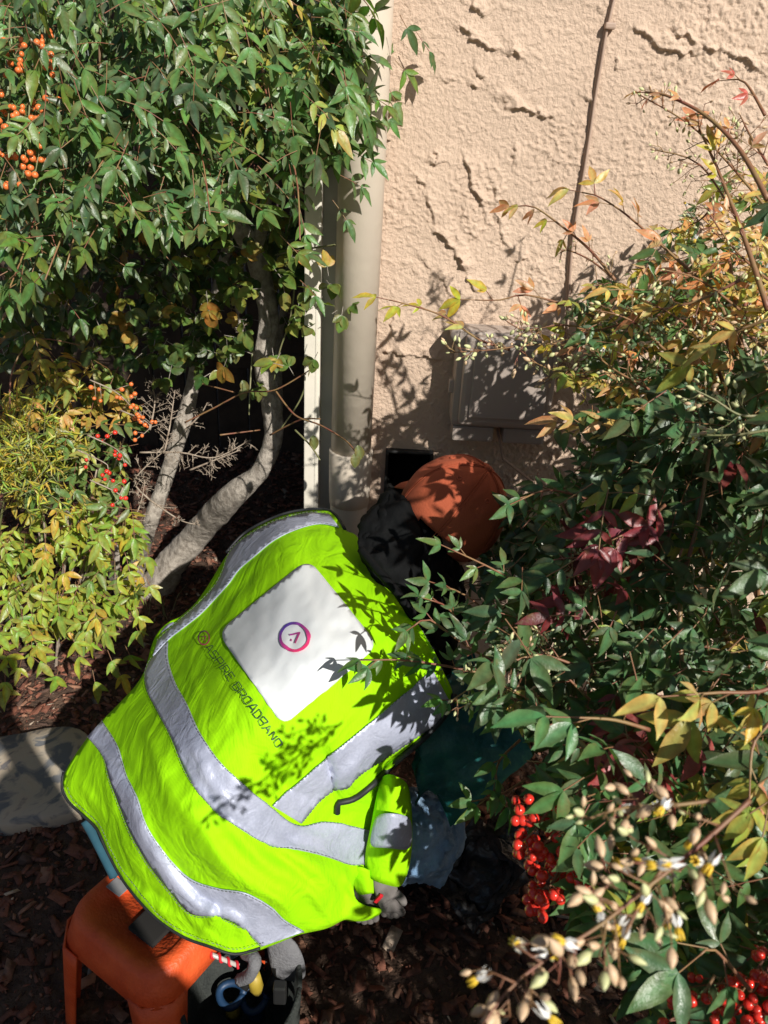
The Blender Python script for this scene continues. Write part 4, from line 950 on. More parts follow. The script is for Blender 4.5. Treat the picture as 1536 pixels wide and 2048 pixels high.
def dashes(lines):
    mb = MB()
    for ln in lines:
        pts = S(np.array(ln), .0045)
        for i in range(0, len(pts)-1, 1):
            a = Vector(pts[i]); b = Vector(pts[i+1]); mb.tube([a.lerp(b, .1), a.lerp(b, .72)], .00045, 4)
    mb.build('stitching', M['canvas'], vest)
B1A = [(338, 1284), (338, 1321), (353, 1368), (376, 1410), (401, 1464), (437, 1518), (483, 1564), (538, 1611), (592, 1650), (647, 1642), (700, 1650), (746, 1662)]
B1B = [(306, 1318), (293, 1345), (297, 1383), (314, 1417), (346, 1477), (378, 1550), (410, 1600), (456, 1641), (510, 1678), (570, 1697), (615, 1706), (665, 1719), (700, 1730), (741, 1724)]
B2A = [(206, 1443), (239, 1496), (255, 1550), (278, 1596), (296, 1651), (337, 1710), (383, 1755), (437, 1774), (492, 1783), (542, 1810), (570, 1837), (608, 1860)]
B2B = [(177, 1475), (210, 1518), (223, 1560), (246, 1619), (269, 1673), (301, 1728), (337, 1774), (383, 1824), (437, 1831), (483, 1851), (523, 1890)]
B3A = [(658, 1030), (617, 1028), (558, 1042), (514, 1063), (476, 1089), (458, 1113), (449, 1141), (434, 1171), (404, 1205), (380, 1227), (345, 1257), (316, 1284)]
B3B = [(678, 1057), (640, 1050), (595, 1061), (551, 1082), (510, 1115), (480, 1141), (461, 1167), (436, 1195), (404, 1229), (372, 1255), (340, 1280), (308, 1314)]
for nm, a_, b_ in (('reflective_band', B1A, B1B), ('reflective_band', B2A, B2B), ('reflective_band', B3A, B3B)):
    o, a, b = band(nm, a_, b_); dashes([a, b])
B4A = [(862, 1341), (760, 1426), (665, 1502), (650, 1515), (560, 1592), (542, 1609)]
B4B = [(898, 1405), (870, 1442), (825, 1475), (770, 1512), (714, 1549), (695, 1571), (668, 1577), (640, 1596), (598, 1646)]
a = [tuple(p) for p in catmull(B4A, 7)]; b = [tuple(p) for p in catmull(B4B, 7)]
patch('reflective_band', a+b[::-1], 8, .0040, M['tape'], vest, .001); dashes([a, b])
# white panel with rounded corners
cor = [(617, 1120), (437, 1267), (566, 1453), (755, 1293)]
pp = []
for i in range(4):
    c0 = np.array(cor[i], float); pv = np.array(cor[i-1], float); nx_ = np.array(cor[(i+1) % 4], float)
    u1 = (pv-c0)/np.linalg.norm(pv-c0); u2 = (nx_-c0)/np.linalg.norm(nx_-c0); r_ = 30
    for k in range(7):
        t = k/6; pp.append(tuple((1-t)**2*(c0+u1*r_)+2*t*(1-t)*c0+t*t*(c0+u2*r_)))
    e0 = c0+u2*r_; e1 = nx_-u2*r_
    for k in range(1, 16): pp.append(tuple(e0+(e1-e0)*k/16))
patch('white_panel', pp, 8, .0028, M['white'], vest, .0006)
# emblem: ring with a chevron and dot
def ribbon(pts, wd, off, m, parent, name, cols=None, closed=False):
    V2 = []; Fc = []; n_ = len(pts)
    for i in range(n_):
        p = np.array(pts[i]); a_ = np.array(pts[(i-1) % n_] if closed or i else pts[i]); b_ = np.array(pts[(i+1) % n_] if closed or i < n_-1 else pts[i])
        t = b_-a_; t = t/(np.linalg.norm(t)+1e-9); nn = np.array([-t[1], t[0]])*wd/2; V2 += [p+nn, p-nn]
    for i in range(n_ if closed else n_-1):
        j = (i+1) % n_; Fc.append((2*i, 2*i+1, 2*j+1, 2*j))
    return V2, Fc
def emblem(cx_, cy_, rx_, ry_, wd, off, ang, dark=False):
    ca, sa = math.cos(ang), math.sin(ang)
    def tr(x, y): return (cx_+(x*ca-y*sa)*rx_, cy_+(x*sa+y*ca)*ry_)
    V2 = []; Fc = []
    def addr(pts, w2, closed=False):
        v_, f_ = ribbon(pts, w2, 0, None, None, '', closed=closed); b = len(V2); V2.extend(v_); Fc.extend([tuple(i+b for i in q) for q in f_])
    addr([tr(math.cos(t), math.sin(t)) for t in np.linspace(0, 2*math.pi, 49)[:-1]], wd, True)
    # chevron: > opened to the lower left like the photo
    addr([(cx_-.42*rx_, cy_-.13*ry_), (cx_-.1*rx_, cy_-.20*ry_), (cx_+.42*rx_, cy_-.30*ry_)], wd*.62)
    addr([(cx_+.40*rx_, cy_-.33*ry_), (cx_+.25*rx_, cy_+.05*ry_), (cx_+.08*rx_, cy_+.46*ry_)], wd*.62)
    q = [(cx_-.28*rx_+math.cos(t)*wd*.5, cy_+.24*ry_+math.sin(t)*wd*.5) for t in np.linspace(0, 2*math.pi, 13)[:-1]]
    b = len(V2); V2.extend([np.array(p) for p in q]); Fc.append(tuple(range(b, b+12)))
    V = S(np.array(V2), off); cols = []
    for p in V2:
        t = np.clip(((p[0]-cx_)/rx_*.6+(p[1]-cy_)/ry_*.8+1)/2, 0, 1); c1 = np.array([.07, .04, .30]) if not dark else np.array([.05, .02, .06]); c2 = np.array([.78, .04, .16])
        cols.append(c1*(1-t)+c2*t)
    o = obj('emblem', V, Fc, M['print'], vest, False, cols=cols)
emblem(591.5, 1279, 27.5, 27.5, 5.5, .0052, 0)
emblem(411, 1279, 11, 13.5, 2.6, .004, 0, True)
# lettering: thin wide strokes
GL = {'A': [[(0, 0), (.42, 1), (.58, 1), (1, 0)], [(.17, .3), (.83, .3)]], 'S': [[(1, 1), (.12, 1), (0, .88), (0, .62), (.12, .5), (.88, .5), (1, .38), (1, .12), (.88, 0), (0, 0)]], 'P': [[(0, 0), (0, 1), (.88, 1), (1, .88), (1, .52), (.88, .4), (0, .4)]],
      'I': [[(0, 0), (0, 1)]], 'R': [[(0, 0), (0, 1), (.88, 1), (1, .88), (1, .52), (.88, .4), (0, .4)], [(.55, .4), (1, 0)]], 'E': [[(1, 1), (0, 1), (0, 0), (1, 0)], [(0, .5), (.9, .5)]], 'B': [[(0, 0), (0, 1), (.85, 1), (.97, .9), (.97, .62), (.85, .52), (0, .52)], [(.85, .52), (1, .4), (1, .1), (.88, 0), (0, 0)]],
      'O': [[(.12, 0), (0, .12), (0, .88), (.12, 1), (.88, 1), (1, .88), (1, .12), (.88, 0), (.12, 0)]], 'D': [[(0, 0), (0, 1), (.85, 1), (1, .85), (1, .15), (.85, 0), (0, 0)]], 'N': [[(0, 0), (0, 1), (1, 0), (1, 1)]]}
txt = 'ASPIRE BROADBAND'; WD = {'I': .0, ' ': .45}; adv = [(WD.get(c, .95)+.36) if c != ' ' else .6 for c in txt]; tot = sum(adv)
p0 = np.array([413., 1299.]); p1 = np.array([556., 1497.]); ax_ = (p1-p0); ln_ = np.linalg.norm(ax_); ax_ /= ln_; upv = np.array([ax_[1], -ax_[0]]); unit = ln_/tot; hgt = 15.0
cur = 0
letters = {}
for ch, ad in zip(txt, adv):
    if ch != ' ':
        V2 = []; Fc = []
        for st_ in GL[ch]:
            pts = [p0+ax_*(cur+x*WD.get(ch, .95))*unit+upv*(y*hgt) for x, y in st_]
            fine_ = []
            for a_, b_ in zip(pts[:-1], pts[1:]):
                for k in range(3): fine_.append(a_+(b_-a_)*k/3)
            fine_.append(pts[-1])
            for a_, b_ in zip(fine_[:-1], fine_[1:]):
                t = (b_-a_)/(np.linalg.norm(b_-a_)+1e-9); nn = np.array([-t[1], t[0]])*.8; e = t*.5; b = len(V2)
                V2 += [a_-e+nn, a_-e-nn, b_+e-nn, b_+e+nn]; Fc.append((b, b+1, b+2, b+3))
        obj('letter', S(np.array(V2), .0042), Fc, M['ink'], vest)
    cur += ad
dashes([[tuple(p) for p in catmull(l_, 7)] for l_ in ([(527, 1880), (470, 1893), (424, 1879), (375, 1861), (328, 1831), (290, 1791), (256, 1747), (226, 1694), (205, 1648), (174, 1618), (149, 1595), (140, 1572)], [(716, 1080), (735, 1110), (755, 1140), (779, 1172), (802, 1203), (838, 1258), (868, 1315), (890, 1375)])])
# black piping along hem, top edge and elastic
def pipeline(pix, r_, off=.001, name='piping', parent=vest, m='piping'):
    q = S(np.array([tuple(p) for p in catmull(pix, 9)]), off); return MB().tube([Vector(p) for p in q], r_, 8).build(name, M[m], parent, True)
pipeline([(520, 1895), (470, 1907), (420, 1892), (370, 1874), (320, 1842), (280, 1802), (245, 1757), (215, 1702), (194, 1657), (163, 1627), (138, 1603), (125, 1576), (128, 1545)], .0022)
pipeline([(690, 1060), (672, 1031), (648, 1019), (590, 1023), (540, 1039), (488, 1068), (453, 1106)], .0030)
pipeline([(905, 1388), (895, 1417), (850, 1467), (800, 1510), (770, 1537), (745, 1563), (715, 1588), (695, 1597), (678, 1600), (673, 1608), (672, 1622)], .0048, .004)
pipeline([(726, 1100), (748, 1132), (772, 1165), (795, 1195), (818, 1228), (850, 1275), (880, 1330)], .0022, 0, m='lime')

# front panel and cuff of the vest, hanging beside the thigh
def quadpatch(name, grid, m, parent, thick=.003, sub=2, wr=.004):
    rows = len(grid); cols_ = len(grid[0]); V = [Pd(*p) for r_ in grid for p in r_]
    Fc = [(i*cols_+j, i*cols_+j+1, (i+1)*cols_+j+1, (i+1)*cols_+j) for i in range(rows-1) for j in range(cols_-1)]
    o = obj(name, V, Fc, m, parent, True); s_ = o.modifiers.new('smooth', 'SUBSURF'); s_.levels = s_.render_levels = sub; t = o.modifiers.new('thick', 'SOLIDIFY'); t.thickness = thick; t.offset = 0; return o
d_ = 1.18
fp = quadpatch('vest_front_panel', [[(765, 1545, 1.15), (785, 1550, 1.13), (800, 1556, 1.14), (816, 1566, 1.17)], [(752, 1600, 1.16), (775, 1600, 1.135), (798, 1602, 1.14), (822, 1612, 1.18)], [(742, 1660, 1.175), (768, 1660, 1.15), (796, 1662, 1.15), (824, 1665, 1.19)], [(728, 1715, 1.19), (758, 1712, 1.165), (792, 1714, 1.17), (822, 1718, 1.20)], [(735, 1755, 1.20), (760, 1765, 1.18), (785, 1772, 1.19), (806, 1776, 1.21)]], M['lime'], person)
quadpatch('reflective_band', [[(751, 1628, 1.150), (776, 1626, 1.124), (799, 1628, 1.127), (823, 1634, 1.17)], [(744, 1662, 1.158), (770, 1660, 1.132), (797, 1662, 1.133), (824, 1668, 1.178)], [(738, 1696, 1.165), (764, 1694, 1.142), (794, 1698, 1.146), (823, 1702, 1.186)]], M['tape'], fp, .001)
cf_ = quadpatch('vest_cuff', [[(696, 1735, 1.20), (715, 1732, 1.18), (735, 1738, 1.18), (742, 1742, 1.2)], [(702, 1762, 1.21), (720, 1760, 1.19), (738, 1768, 1.19), (748, 1775, 1.21)], [(715, 1790, 1.22), (728, 1788, 1.20), (740, 1786, 1.20), (752, 1786, 1.22)]], M['lime'], person)
# left front of the vest peeking out behind the back
quadpatch('vest_side', [[(345, 1238, 1.52), (375, 1232, 1.50), (400, 1215, 1.5)], [(315, 1262, 1.52), (340, 1262, 1.5), (380, 1250, 1.5)], [(302, 1295, 1.52), (325, 1300, 1.5), (350, 1290, 1.5)], [(292, 1345, 1.50), (315, 1345, 1.49), (340, 1340, 1.5)], [(268, 1385, 1.48), (300, 1385, 1.47), (330, 1370, 1.5)]], M['lime'], person)
quadpatch('reflective_band', [[(322, 1260, 1.515), (338, 1247, 1.505), (352, 1240, 1.505)], [(312, 1290, 1.505), (326, 1280, 1.49), (344, 1270, 1.49)], [(304, 1325, 1.50), (320, 1318, 1.482), (338, 1308, 1.485)]], M['tape'], person, .001)

# ------------------------------------------------------------------ body and clothes
def skin(name, V, E, Rr, m, parent, levels=2, root=0, disp=0, dscale=.05):
    me = bpy.data.meshes.new(name); me.from_pydata([tuple(v) for v in V], E, []); me.materials.append(m)
    o = bpy.data.objects.new(name, me); COL.objects.link(o); setparent(o, parent)
    s_ = o.modifiers.new('skin', 'SKIN'); s_.use_smooth_shade = True
    sv = me.skin_vertices[0].data
    for i, r_ in enumerate(Rr): sv[i].radius = (r_, r_) if not hasattr(r_, '__len__') else r_; sv[i].use_root = (i == root)
    u = o.modifiers.new('smooth', 'SUBSURF'); u.levels = u.render_levels = levels
    if disp:
        tx = bpy.data.textures.new(name+'_folds', 'CLOUDS'); tx.noise_scale = dscale; tx.noise_depth = 3
        d = o.modifiers.new('folds', 'DISPLACE'); d.texture = tx; d.strength = disp; d.mid_level = .5; d.texture_coords = 'GLOBAL'
    return o
HC = Pd(905, 1020, 1.42)                      # head / cap centre
pel = Vector((-.26, .92, .33)); bel = Vector((-.19, 1.0, .41)); che = Vector((-.07, 1.09, .52)); nek = Vector((.02, 1.19, .60)); HCb = HC+Vector((.0, .0, -.02))
shR = Vector((.07, .98, .53)); shL = Vector((-.18, 1.24, .54)); elR = Pd(925, 1475, 1.24); haR = Vector((.04, 1.47, .34))
elL = Vector((-.20, 1.42, .32)); haL = Vector((-.05, 1.52, .36)); knR = Pd(850, 1660, 1.30); hiR = Vector((-.16, .88, .29)); anR = knR+Vector((.02, .16, -.14)); anR.z = .07; toR = anR+Vector((.12, .02, -.02))
hiL = Vector((-.33, 1.02, .29)); knL = Vector((-.36, 1.30, .34)); anL = Vector((-.30, 1.20, .08)); toL = anL+Vector((.05, .13, -.03))
face = HC+Vector((.04, .04, -.10))
BV = [pel, bel, che, nek, HCb, face, shR, elR, haR, shL, elL, haL, hiR, knR, anR, toR, hiL, knL, anL, toL]
BE = [(0, 1), (1, 2), (2, 3), (3, 4), (4, 5), (2, 6), (6, 7), (7, 8), (2, 9), (9, 10), (10, 11), (0, 12), (12, 13), (13, 14), (14, 15), (0, 16), (16, 17), (17, 18), (18, 19)]
BR = [.10, .10, .11, .05, .082, .055, .055, .042, .03, .055, .042, .03, .075, .055, .038, .03, .075, .055, .038, .03]
skin('body', BV, BE, BR, M['skin'], person)
# black hooded jacket: torso, collar and hood behind the cap
skin('jacket', [pel+Vector((0, 0, .02)), bel, che+Vector((0, 0, .01)), nek+Vector((0, 0, .01)), HC+Vector((-.035, -.045, -.035)), shR, shR.lerp(elR, .35), shL, shL.lerp(elL, .5), elL], [(0, 1), (1, 2), (2, 3), (3, 4), (2, 5), (5, 6), (2, 7), (7, 8), (8, 9)], [.115, .115, .125, .085, .088, .066, .058, .066, .06, .055], M['black_cloth'], person, disp=.012)
# hood and collar cloth between the cap and the vest
hd_ = quadpatch('hood', [[(768, 985, 1.42), (778, 972, 1.39), (800, 985, 1.38), (830, 1015, 1.37), (865, 1055, 1.37), (900, 1100, 1.38), (930, 1140, 1.42)],
    [(742, 1022, 1.40), (764, 1012, 1.36), (797, 1028, 1.335), (830, 1060, 1.315), (862, 1095, 1.315), (900, 1140, 1.34), (930, 1180, 1.38)],
    [(722, 1055, 1.37), (748, 1055, 1.335), (784, 1070, 1.33), (820, 1100, 1.30), (850, 1135, 1.31), (885, 1175, 1.31), (925, 1215, 1.36)],
    [(715, 1082, 1.34), (742, 1090, 1.315), (775, 1110, 1.29), (810, 1145, 1.29), (842, 1180, 1.275), (878, 1220, 1.30), (915, 1265, 1.33)],
    [(722, 1108, 1.31), (748, 1130, 1.285), (778, 1155, 1.275), (808, 1190, 1.25), (840, 1230, 1.26), (872, 1270, 1.26), (910, 1310, 1.30)],
    [(728, 1125, 1.32), (745, 1150, 1.30), (770, 1185, 1.28), (800, 1225, 1.265), (830, 1265, 1.25), (865, 1320, 1.25), (900, 1370, 1.28)]], M['black_cloth'], person, .006, 3)
tx = bpy.data.textures.new('hood_folds', 'CLOUDS'); tx.noise_scale = .035; tx.noise_depth = 2
dm = hd_.modifiers.new('folds', 'DISPLACE'); dm.texture = tx; dm.strength = .03; dm.mid_level = .5; dm.texture_coords = 'GLOBAL'
MB().tube(smoothpts([Pd(x, y, d) for x, y, d in [(722, 1100, 1.30), (755, 1140, 1.26), (790, 1180, 1.235), (820, 1225, 1.22), (850, 1280, 1.22)]], 6), .007, 10).build('collar', M['black_cloth'], person, True)
slv = skin('sleeve', [shR+Vector((.02, -.01, -.01)), shR.lerp(elR, .55), elR, elR.lerp(haR, .5), elR.lerp(haR, .85)], [(0, 1), (1, 2), (2, 3), (3, 4)], [.07, .092, .098, .07, .05], M['teal'], person, levels=4, disp=.03, dscale=.03)
skin('jeans', [pel+Vector((0, 0, -.03)), hiR, hiR.lerp(knR, .5), knR, knR.lerp(anR, .55), hiL, hiL.lerp(knL, .5), knL, knL.lerp(anL, .6)], [(0, 1), (1, 2), (2, 3), (3, 4), (0, 5), (5, 6), (6, 7), (7, 8)], [.115, .092, .082, .078, .072, .09, .08, .072, .06], M['jeans'], person, levels=4, disp=.038, dscale=.03)
MB().tube(smoothpts([Pd(172, 1640, 1.26), Pd(190, 1672, 1.26), Pd(212, 1715, 1.25), Pd(230, 1752, 1.25)], 5), .009, 10).build('shirt_hem', M['teal2'], person, True)
for a_, t_ in ((anR, toR), (anL, toL)):
    skin('shoe', [a_+Vector((0, 0, -.01)), a_.lerp(t_, .5)+Vector((0, 0, -.01)), t_+Vector((.0, 0, -.01)), a_+(a_-t_)*.35+Vector((0, 0, -.02))], [(0, 1), (1, 2), (0, 3)], [.045, .042, .036, .036], M['black_cloth'], person)
# work gloves showing below the cuff
def glove(P, dr, side, s):
    P = Vector(P); dr = Vector(dr).normalized(); side = Vector(side).normalized(); n_ = dr.cross(side)
    V = [P-dr*.05*s, P, P+dr*.035*s]; E = [(0, 1), (1, 2)]; Rr = [(.02*s, .013*s), (.03*s, .014*s), (.028*s, .013*s)]
    for k, (o_, ln) in enumerate(((-.019, .024), (-.0065, .030), (.0065, .029), (.019, .022))):
        b = len(V); r_ = P+dr*.040*s+side*o_*s; V += [r_, r_+dr*ln*.55*s-n_*.004*s, r_+dr*ln*s-n_*.016*s]; E += [(2, b), (b, b+1), (b+1, b+2)]; Rr += [.0115*s]*2+[.010*s]
    b = len(V); V += [P+side*.024*s, P+side*.034*s+dr*.018*s, P+side*.035*s+dr*.034*s]; E += [(1, b), (b, b+1), (b+1, b+2)]; Rr += [.010*s, .010*s, .008*s]
    return skin('glove', V, E, Rr, M['glove'], person, root=1)
glove(Pd(728, 1795, 1.225), (rt*.12+up*-1+fw*.1), rt, .7)
glove(Pd(770, 1785, 1.215), (rt*.35+up*-1+fw*.1), rt, .7)
MB().box(Pd(757, 1797, 1.20), (.006, .004, .020), Matrix.Rotation(.5, 3, 'Y'), .001).build('glove_trim', M['redcloth'], person)

# cap
AX = (rt*.56 + up*.68 - fw*.45).normalized(); capR = 112*1.42/F
rim_side = (fw*-1 - AX*(-fw).dot(AX)).normalized(); brim_dir = -rim_side
bx_ = rim_side; by_ = AX.cross(bx_)
Mc = Matrix((( -bx_.x, by_.x, AX.x, HC.x), (-bx_.y, by_.y, AX.y, HC.y), (-bx_.z, by_.z, AX.z, HC.z), (0, 0, 0, 1)))   # local -x faces back of the head
def captop(a, t):     # a azimuth, t 0 top .. 1 rim
    th = t*R(112)
    k6 = abs((a/(math.pi/3)) % 1-.5)*2
    r_ = capR*(1-.012*max(0, k6-.93)/.07)*(1+.018*math.sin(3*a+2)*t)
    r_ *= 1+.022*math.sin(a*7+t*9)*t*(1-t)*2+.012*math.sin(a*13-t*14)*t*(1-t)*2
    x_ = math.sin(th)*math.cos(a)*r_; y_ = math.sin(th)*math.sin(a)*r_*.94; z_ = math.cos(th)*r_*1.02
    if t > .8: x_ *= 1.0; 
    return Mc@Vector((x_, y_, z_))
na, nt_ = 120, 26; V = []; Fc = []
for i in range(nt_+1):
    for k in range(na): V.append(captop(2*math.pi*k/na, .01+.99*i/nt_))
for i in range(nt_):
    for k in range(na):
        a_ = (k+.5)/na*2*math.pi
        if abs(((a_-math.pi+math.pi) % (2*math.pi))-math.pi) < .42 and i > nt_*.84: continue       # strap opening at the back
        Fc.append((i*na+k, i*na+(k+1) % na, (i+1)*na+(k+1) % na, (i+1)*na+k))
b = len(V); V.append(Mc@Vector((0, 0, capR*1.02))); [Fc.append((k, b, (k+1) % na)) for k in range(na)]
cap = obj('cap', V, Fc, M['cap'], person, True); md = cap.modifiers.new('t', 'SOLIDIFY'); md.thickness = .002
MB().lathe([(.0, .006), (.006, .005), (.0085, .001), (.0085, -.003)], Mc@Matrix.Translation((0, 0, capR*1.02)), 14).build('cap_button', M['cap'], cap, True)
for k in range(6):
    a_ = (k+.5)*math.pi/3
    P_ = captop(a_, .36); n_ = (P_-HC).normalized(); q = Vector((0, 0, 1)).rotation_difference(n_).to_matrix().to_4x4(); q.translation = P_
    mm = MB(); mm.lathe([(.0022, -.002), (.0028, .0012), (.0042, .0016), (.0052, .0008), (.0056, -.001)], q, 12).build('eyelet', M['cap'], cap, True)
    mm = MB()
    for s_ in (-.025, .025): mm.tube([captop(k*math.pi/3+s_*(1 if t else 1)/(max(.15, math.sin(t*R(112)))), t)+((captop(k*math.pi/3, t)-HC).normalized()*.0004) for t in np.linspace(.05, .98, 16)], .0009, 4)
    mm.build('seam', M['cap'], cap, True)
# brim on the far side
V = []; Fc = []
for i in range(7):
    for k in range(15):
        a_ = -1.05+2.1*k/14; rr = capR*.93+.075*(i/6)*math.cos(a_*1.05)**.6
        V.append(Mc@Vector((math.cos(a_)*rr, math.sin(a_)*rr*.9, -capR*.36-.012*(i/6)-.02*(a_**2)*(i/6))))
for i in range(6):
    for k in range(14): Fc.append((i*15+k, i*15+k+1, (i+1)*15+k+1, (i+1)*15+k))
o = obj('brim', V, Fc, M['cap'], cap, True); md = o.modifiers.new('t', 'SOLIDIFY'); md.thickness = .003

# ------------------------------------------------------------------ stool
SZ = .27
Lc = Pz(128, 1835, SZ); Fcn = Pz(296, 1972, SZ)
e1 = (Fcn-Lc); side_l = e1.length; e1.normalize(); e2 = Vector((-e1.y, e1.x, 0))
if e2.y < 0: e2 = -e2
sl = max(.235, side_l*1.02); cen = Lc+e1*side_l/2+e2*sl/2; cen.z = 0
stool = empty('plastic_stool', cen); tag(stool, 'orange plastic step stool with a handle slot under the crouching person', 'stool')
hw = side_l/2+.012; hd = sl/2
def SL(a_, b_, z): return cen+e1*a_+e2*b_+Vector((0, 0, z))
def rrect(hx, hy, r_, z, n_=7):
    out = []
    for (sx, sy, a0) in ((1, 1, 0), (-1, 1, 90), (-1, -1, 180), (1, -1, 270)):
        for k in range(n_):
            t = R(a0+90*k/(n_-1)); out.append(SL(sx*(hx-r_)+math.cos(t)*r_, sy*(hy-r_)+math.sin(t)*r_, z))
    return out
rings = [rrect(hw+.012, hd+.012, .05, SZ-.055), rrect(hw+.006, hd+.006, .05, SZ-.03), rrect(hw, hd, .048, SZ-.010), rrect(hw-.004, hd-.004, .046, SZ-.003), rrect(hw-.012, hd-.012, .042, SZ), rrect(hw-.024, hd-.024, .034, SZ-.0005), rrect(hw-.029, hd-.029, .03, SZ-.007), rrect(.045, .016, .014, SZ-.007), rrect(.045, .016, .014, SZ-.022)]
V = [p for r_ in rings for p in r_]; n_ = 28; Fc = []
for i in range(len(rings)-1):
    for k in range(n_): Fc.append((i*n_+k, i*n_+(k+1) % n_, (i+1)*n_+(k+1) % n_, (i+1)*n_+k))
seat = obj('seat', V, Fc, M['orange'], stool, True); md = seat.modifiers.new('t', 'SOLIDIFY'); md.thickness = .0035; md.offset = -1
for sx in (1, -1):
    for sy in (1, -1):
        top_ = [(sx*(hw+.012), sy*(hd-.05), SZ-.05), (sx*(hw+.012), sy*(hd-.02), SZ-.05), (sx*(hw-.02), sy*(hd+.012), SZ-.05), (sx*(hw-.05), sy*(hd+.012), SZ-.05)]
        V = []; LV = 6
        for i in range(LV+1):
            t = i/LV; nar = 1-.35*t; sp = .018*t
            cxx, cyy = sx*(hw-.006), sy*(hd-.006)
            for (a_, b_, z) in top_:
                V.append(SL(cxx+(a_-cxx)*nar+sx*sp, cyy+(b_-cyy)*nar+sy*sp, (SZ-.05)*(1-t)))
        Fc = [(i*4+k, i*4+k+1, (i+1)*4+k+1, (i+1)*4+k) for i in range(LV) for k in range(3)]
        lg = obj('leg', V, Fc, M['orange'], stool, True); md = lg.modifiers.new('t', 'SOLIDIFY'); md.thickness = .004
P_ = Pz(236, 1775, SZ-.001); la = (P_-cen); 
mm = MB(); mm.box(P_+Vector((0, 0, .0015)), (.032, .022, .0015), Matrix.Rotation(math.atan2(e1.y, e1.x), 3, 'Z'), .0006); mm.build('sticker', M['grey_sticker'], stool)
P_ = Pz(300, 1855, SZ); mm = MB(); mm.box(P_+Vector((0, 0, -.001)), (.055, .040, .008), Matrix.Rotation(math.atan2(e1.y, e1.x), 3, 'Z'), .003); mm.build('slot_shade_block', M['void'], stool)  # solid near-black block, its colour stands in for the slot's inner shade

# ------------------------------------------------------------------ tool bag, pliers, drill bit
tb = Pz(485, 2010, .12); tb.z = 0
bag = empty('tool_bag', tb); tag(bag, 'dark open tool bag with stiff rim on the mulch beside the stool', 'tool bag')
Mt = Matrix.Translation(tb)
MB().lathe([(.05, .004), (.085, .01), (.092, .08), (.095, .17), (.088, .17), (.082, .03), (.0, .02)], Mt@Matrix.Diagonal((1, 1.15, 1, 1)), 28).build('bag_body', M['dkcanvas'], bag, True)
MB().tube([tb+Vector((math.cos(t)*.092, math.sin(t)*.106, .172)) for t in np.linspace(0, 6.283, 33)], .004, 8).build('rim', M['dkcanvas'], bag, True)
quadpatch('flap', [[(530, 1880, 1.24), (560, 1868, 1.23), (590, 1875, 1.24)], [(540, 1920, 1.24), (575, 1915, 1.22), (612, 1925, 1.24)], [(545, 1955, 1.26), (580, 1962, 1.26), (612, 1960, 1.29)]], M['canvas'], bag, .003)
MB().box(Pd(560, 1985, 1.2), (.02, .016, .04), None, .003).build('buckle', M['dark'], bag)
MB().tube(smoothpts([Pd(490, 1905, 1.2), Pd(510, 1920, 1.17), Pd(500, 1950, 1.18), Pd(480, 1960, 1.2)], 5), .010, 8).build('strap', M['canvas'], bag, True)
for (x, y, lab) in ((462, 1990, 'blue looped plier handle lying left in the open tool bag'), (508, 2000, 'grey blue looped plier handle lying right in the open tool bag')):
    P_ = Pd(x, y, 1.29); t0 = empty('pliers', P_); tag(t0, lab, 'pliers')
    a_ = rt; b_ = up
    pts = [P_+a_*math.cos(t)*.020*(1+.25*math.sin(t))+b_*math.sin(t)*.012+fw*math.sin(t)*.014 for t in np.linspace(0, 6.283, 21)]
    MB().tube(pts, .0065, 8).build('handle', M['blue_h'], t0, True)
    MB().tube([P_-b_*.022, P_-b_*.05+fw*.03], [.010, .016], 8).build('grip', M['yellow_h'] if x < 480 else M['blue_h'], t0, True)
    MB().tube([P_+a_*.02+b_*.01, P_+a_*.045+b_*.045+fw*.02], [.008, .011], 8).build('grip', M['dark'], t0, True)
yl = Pd(508, 1950, 1.22); t0 = empty('screwdriver', yl); tag(t0, 'yellow tool handle upright in the tool bag under the vest hem', 'tool')
MB().tube([yl, yl-up*.03+fw*.02, yl-up*.045+fw*.03], [.010, .012, .008], 10).build('handle', M['yellow_h'], t0, True); MB().tube([yl, yl+up*.03], .003, 6).build('shaft', M['steel'], t0)
# spiral striped bit
A0 = Pd(366, 1885, 1.20); A1 = Pd(478, 1932, 1.20); dbt = empty('spiral_cable', A0); tag(dbt, 'red and clear spiral wrapped rod sticking out under the vest hem', 'tool')
ax2 = (A1-A0).normalized(); n1_ = ax2.orthogonal().normalized(); n2_ = ax2.cross(n1_); ln2 = (A1-A0).length
MB().tube([A0, A1], .0035, 10).build('rod', M['clear'], dbt, True)
MB().tube([A0-ax2*.004, A0+ax2*.012], .005, 10).build('tip', M['steel'], dbt, True)
MB().tube([A0+ax2*(ln2*t)+(n1_*math.cos(t*40)+n2_*math.sin(t*40))*.0042 for t in np.linspace(.18, 1, 90)], .0022, 6).build('red_coil', M['redcloth'], dbt, True)

# black crumpled bag by the knee
pb_ = Pz(985, 1760, .08)
o = skin('plastic_bag', [pb_, pb_+Vector((-.03, -.02, .04)), pb_+Vector((.04, .05, .05)), pb_+Vector((.0, .06, .10))], [(0, 1), (0, 2), (2, 3)], [.075, .05, .06, .045], M['plasticbag'], None, 3, disp=.07, dscale=.03)
tag(o, 'crumpled black plastic bag on the ground beside the denim knee', 'bag')

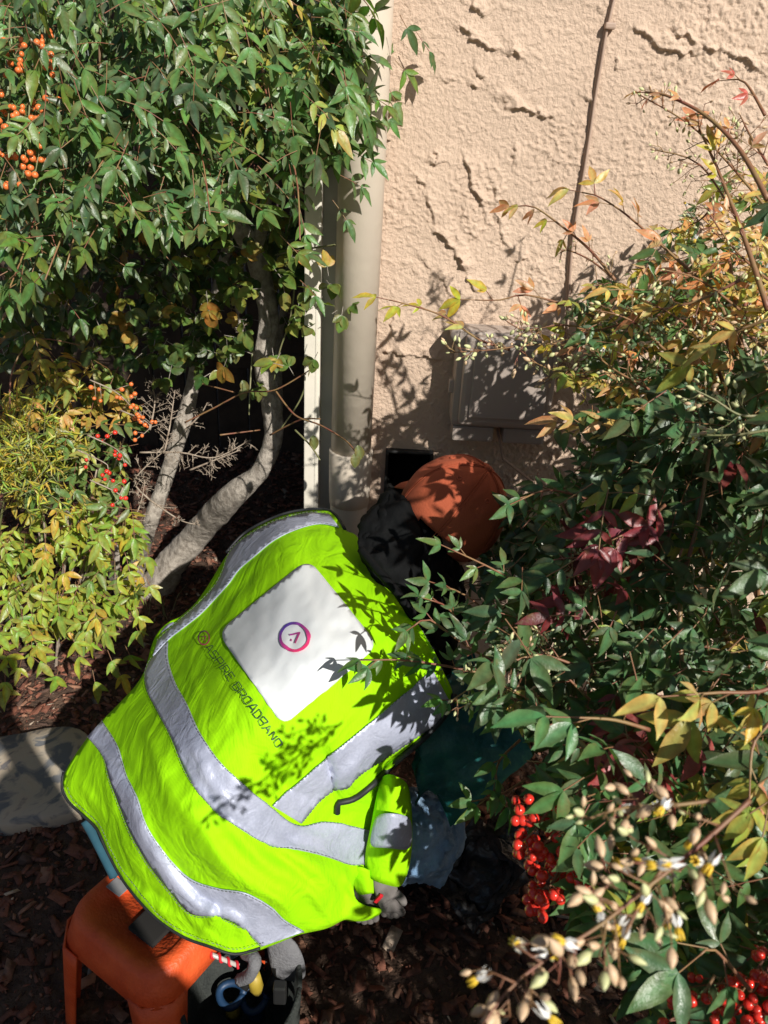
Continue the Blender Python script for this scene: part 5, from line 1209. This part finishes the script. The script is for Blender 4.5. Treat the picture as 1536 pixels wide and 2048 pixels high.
# grass wisps by the trunk foot
gb = Pz(265, 1230, 0); gr_ = empty('grass_tuft', gb); tag(gr_, 'few dry grass blades at the foot of the grey trunks', 'grass')
for k in range(14):
    b0 = gb+Vector((random.uniform(-.05, .12), random.uniform(-.06, .06), 0)); e = b0+Vector((random.uniform(-.06, .06), random.uniform(-.05, .03), random.uniform(.06, .13)))
    MB().tube([b0, b0.lerp(e, .5)+Vector((0, 0, .02)), e], [.0012, .001, .0004], 4).build('blade', M['vine'], gr_)

# ------------------------------------------------------------------ the photographer, out of frame behind the phone (casts the shadow at the lower left)
ph = empty('person', (.27, -.60, 0)); tag(ph, 'standing person behind the camera whose shadow falls on the mulch at lower left', 'person')
o_ = Vector((.27, -.60, 0))
def q_(x, y, z): return o_+Vector((x, y, z*.9))
PV = [q_(0, 0, .95), q_(0, 0, 1.15), q_(0, .02, 1.36), q_(0, .04, 1.48), q_(0, .06, 1.60), q_(.19, .02, 1.38), q_(.19, .16, 1.00), q_(-.26, .48, 1.48), q_(-.19, .02, 1.38), q_(-.30, .24, 1.24), q_(-.36, .48, 1.50), q_(.09, 0, .85), q_(.10, .02, .48), q_(.10, 0, .08), q_(.11, .14, .03), q_(-.09, 0, .85), q_(-.10, .02, .48), q_(-.10, 0, .08), q_(-.11, .14, .03), q_(0, .13, 1.585), q_(0, .05, 1.68)]
PE = [(0, 1), (1, 2), (2, 3), (3, 4), (2, 5), (5, 6), (6, 7), (2, 8), (8, 9), (9, 10), (0, 11), (11, 12), (12, 13), (13, 14), (0, 15), (15, 16), (16, 17), (17, 18), (4, 19), (4, 20)]
PRr = [.15, .14, .15, .055, .08, .06, .045, .03, .06, .045, .03, .09, .06, .042, .035, .09, .06, .042, .035, .03, .075]
skin('body', PV, PE, PRr, M['black_cloth'], ph)
phn = empty('phone', (0, -.06, 1.39)); tag(phn, 'dark phone held by the standing person', 'phone'); MB().box((0, -.05, 1.36), (.07, .008, .145), Matrix.Rotation(-PITCH, 3, 'X'), .003).build('phone_body', M['dark'], phn)
bpy.context.view_layer.update()
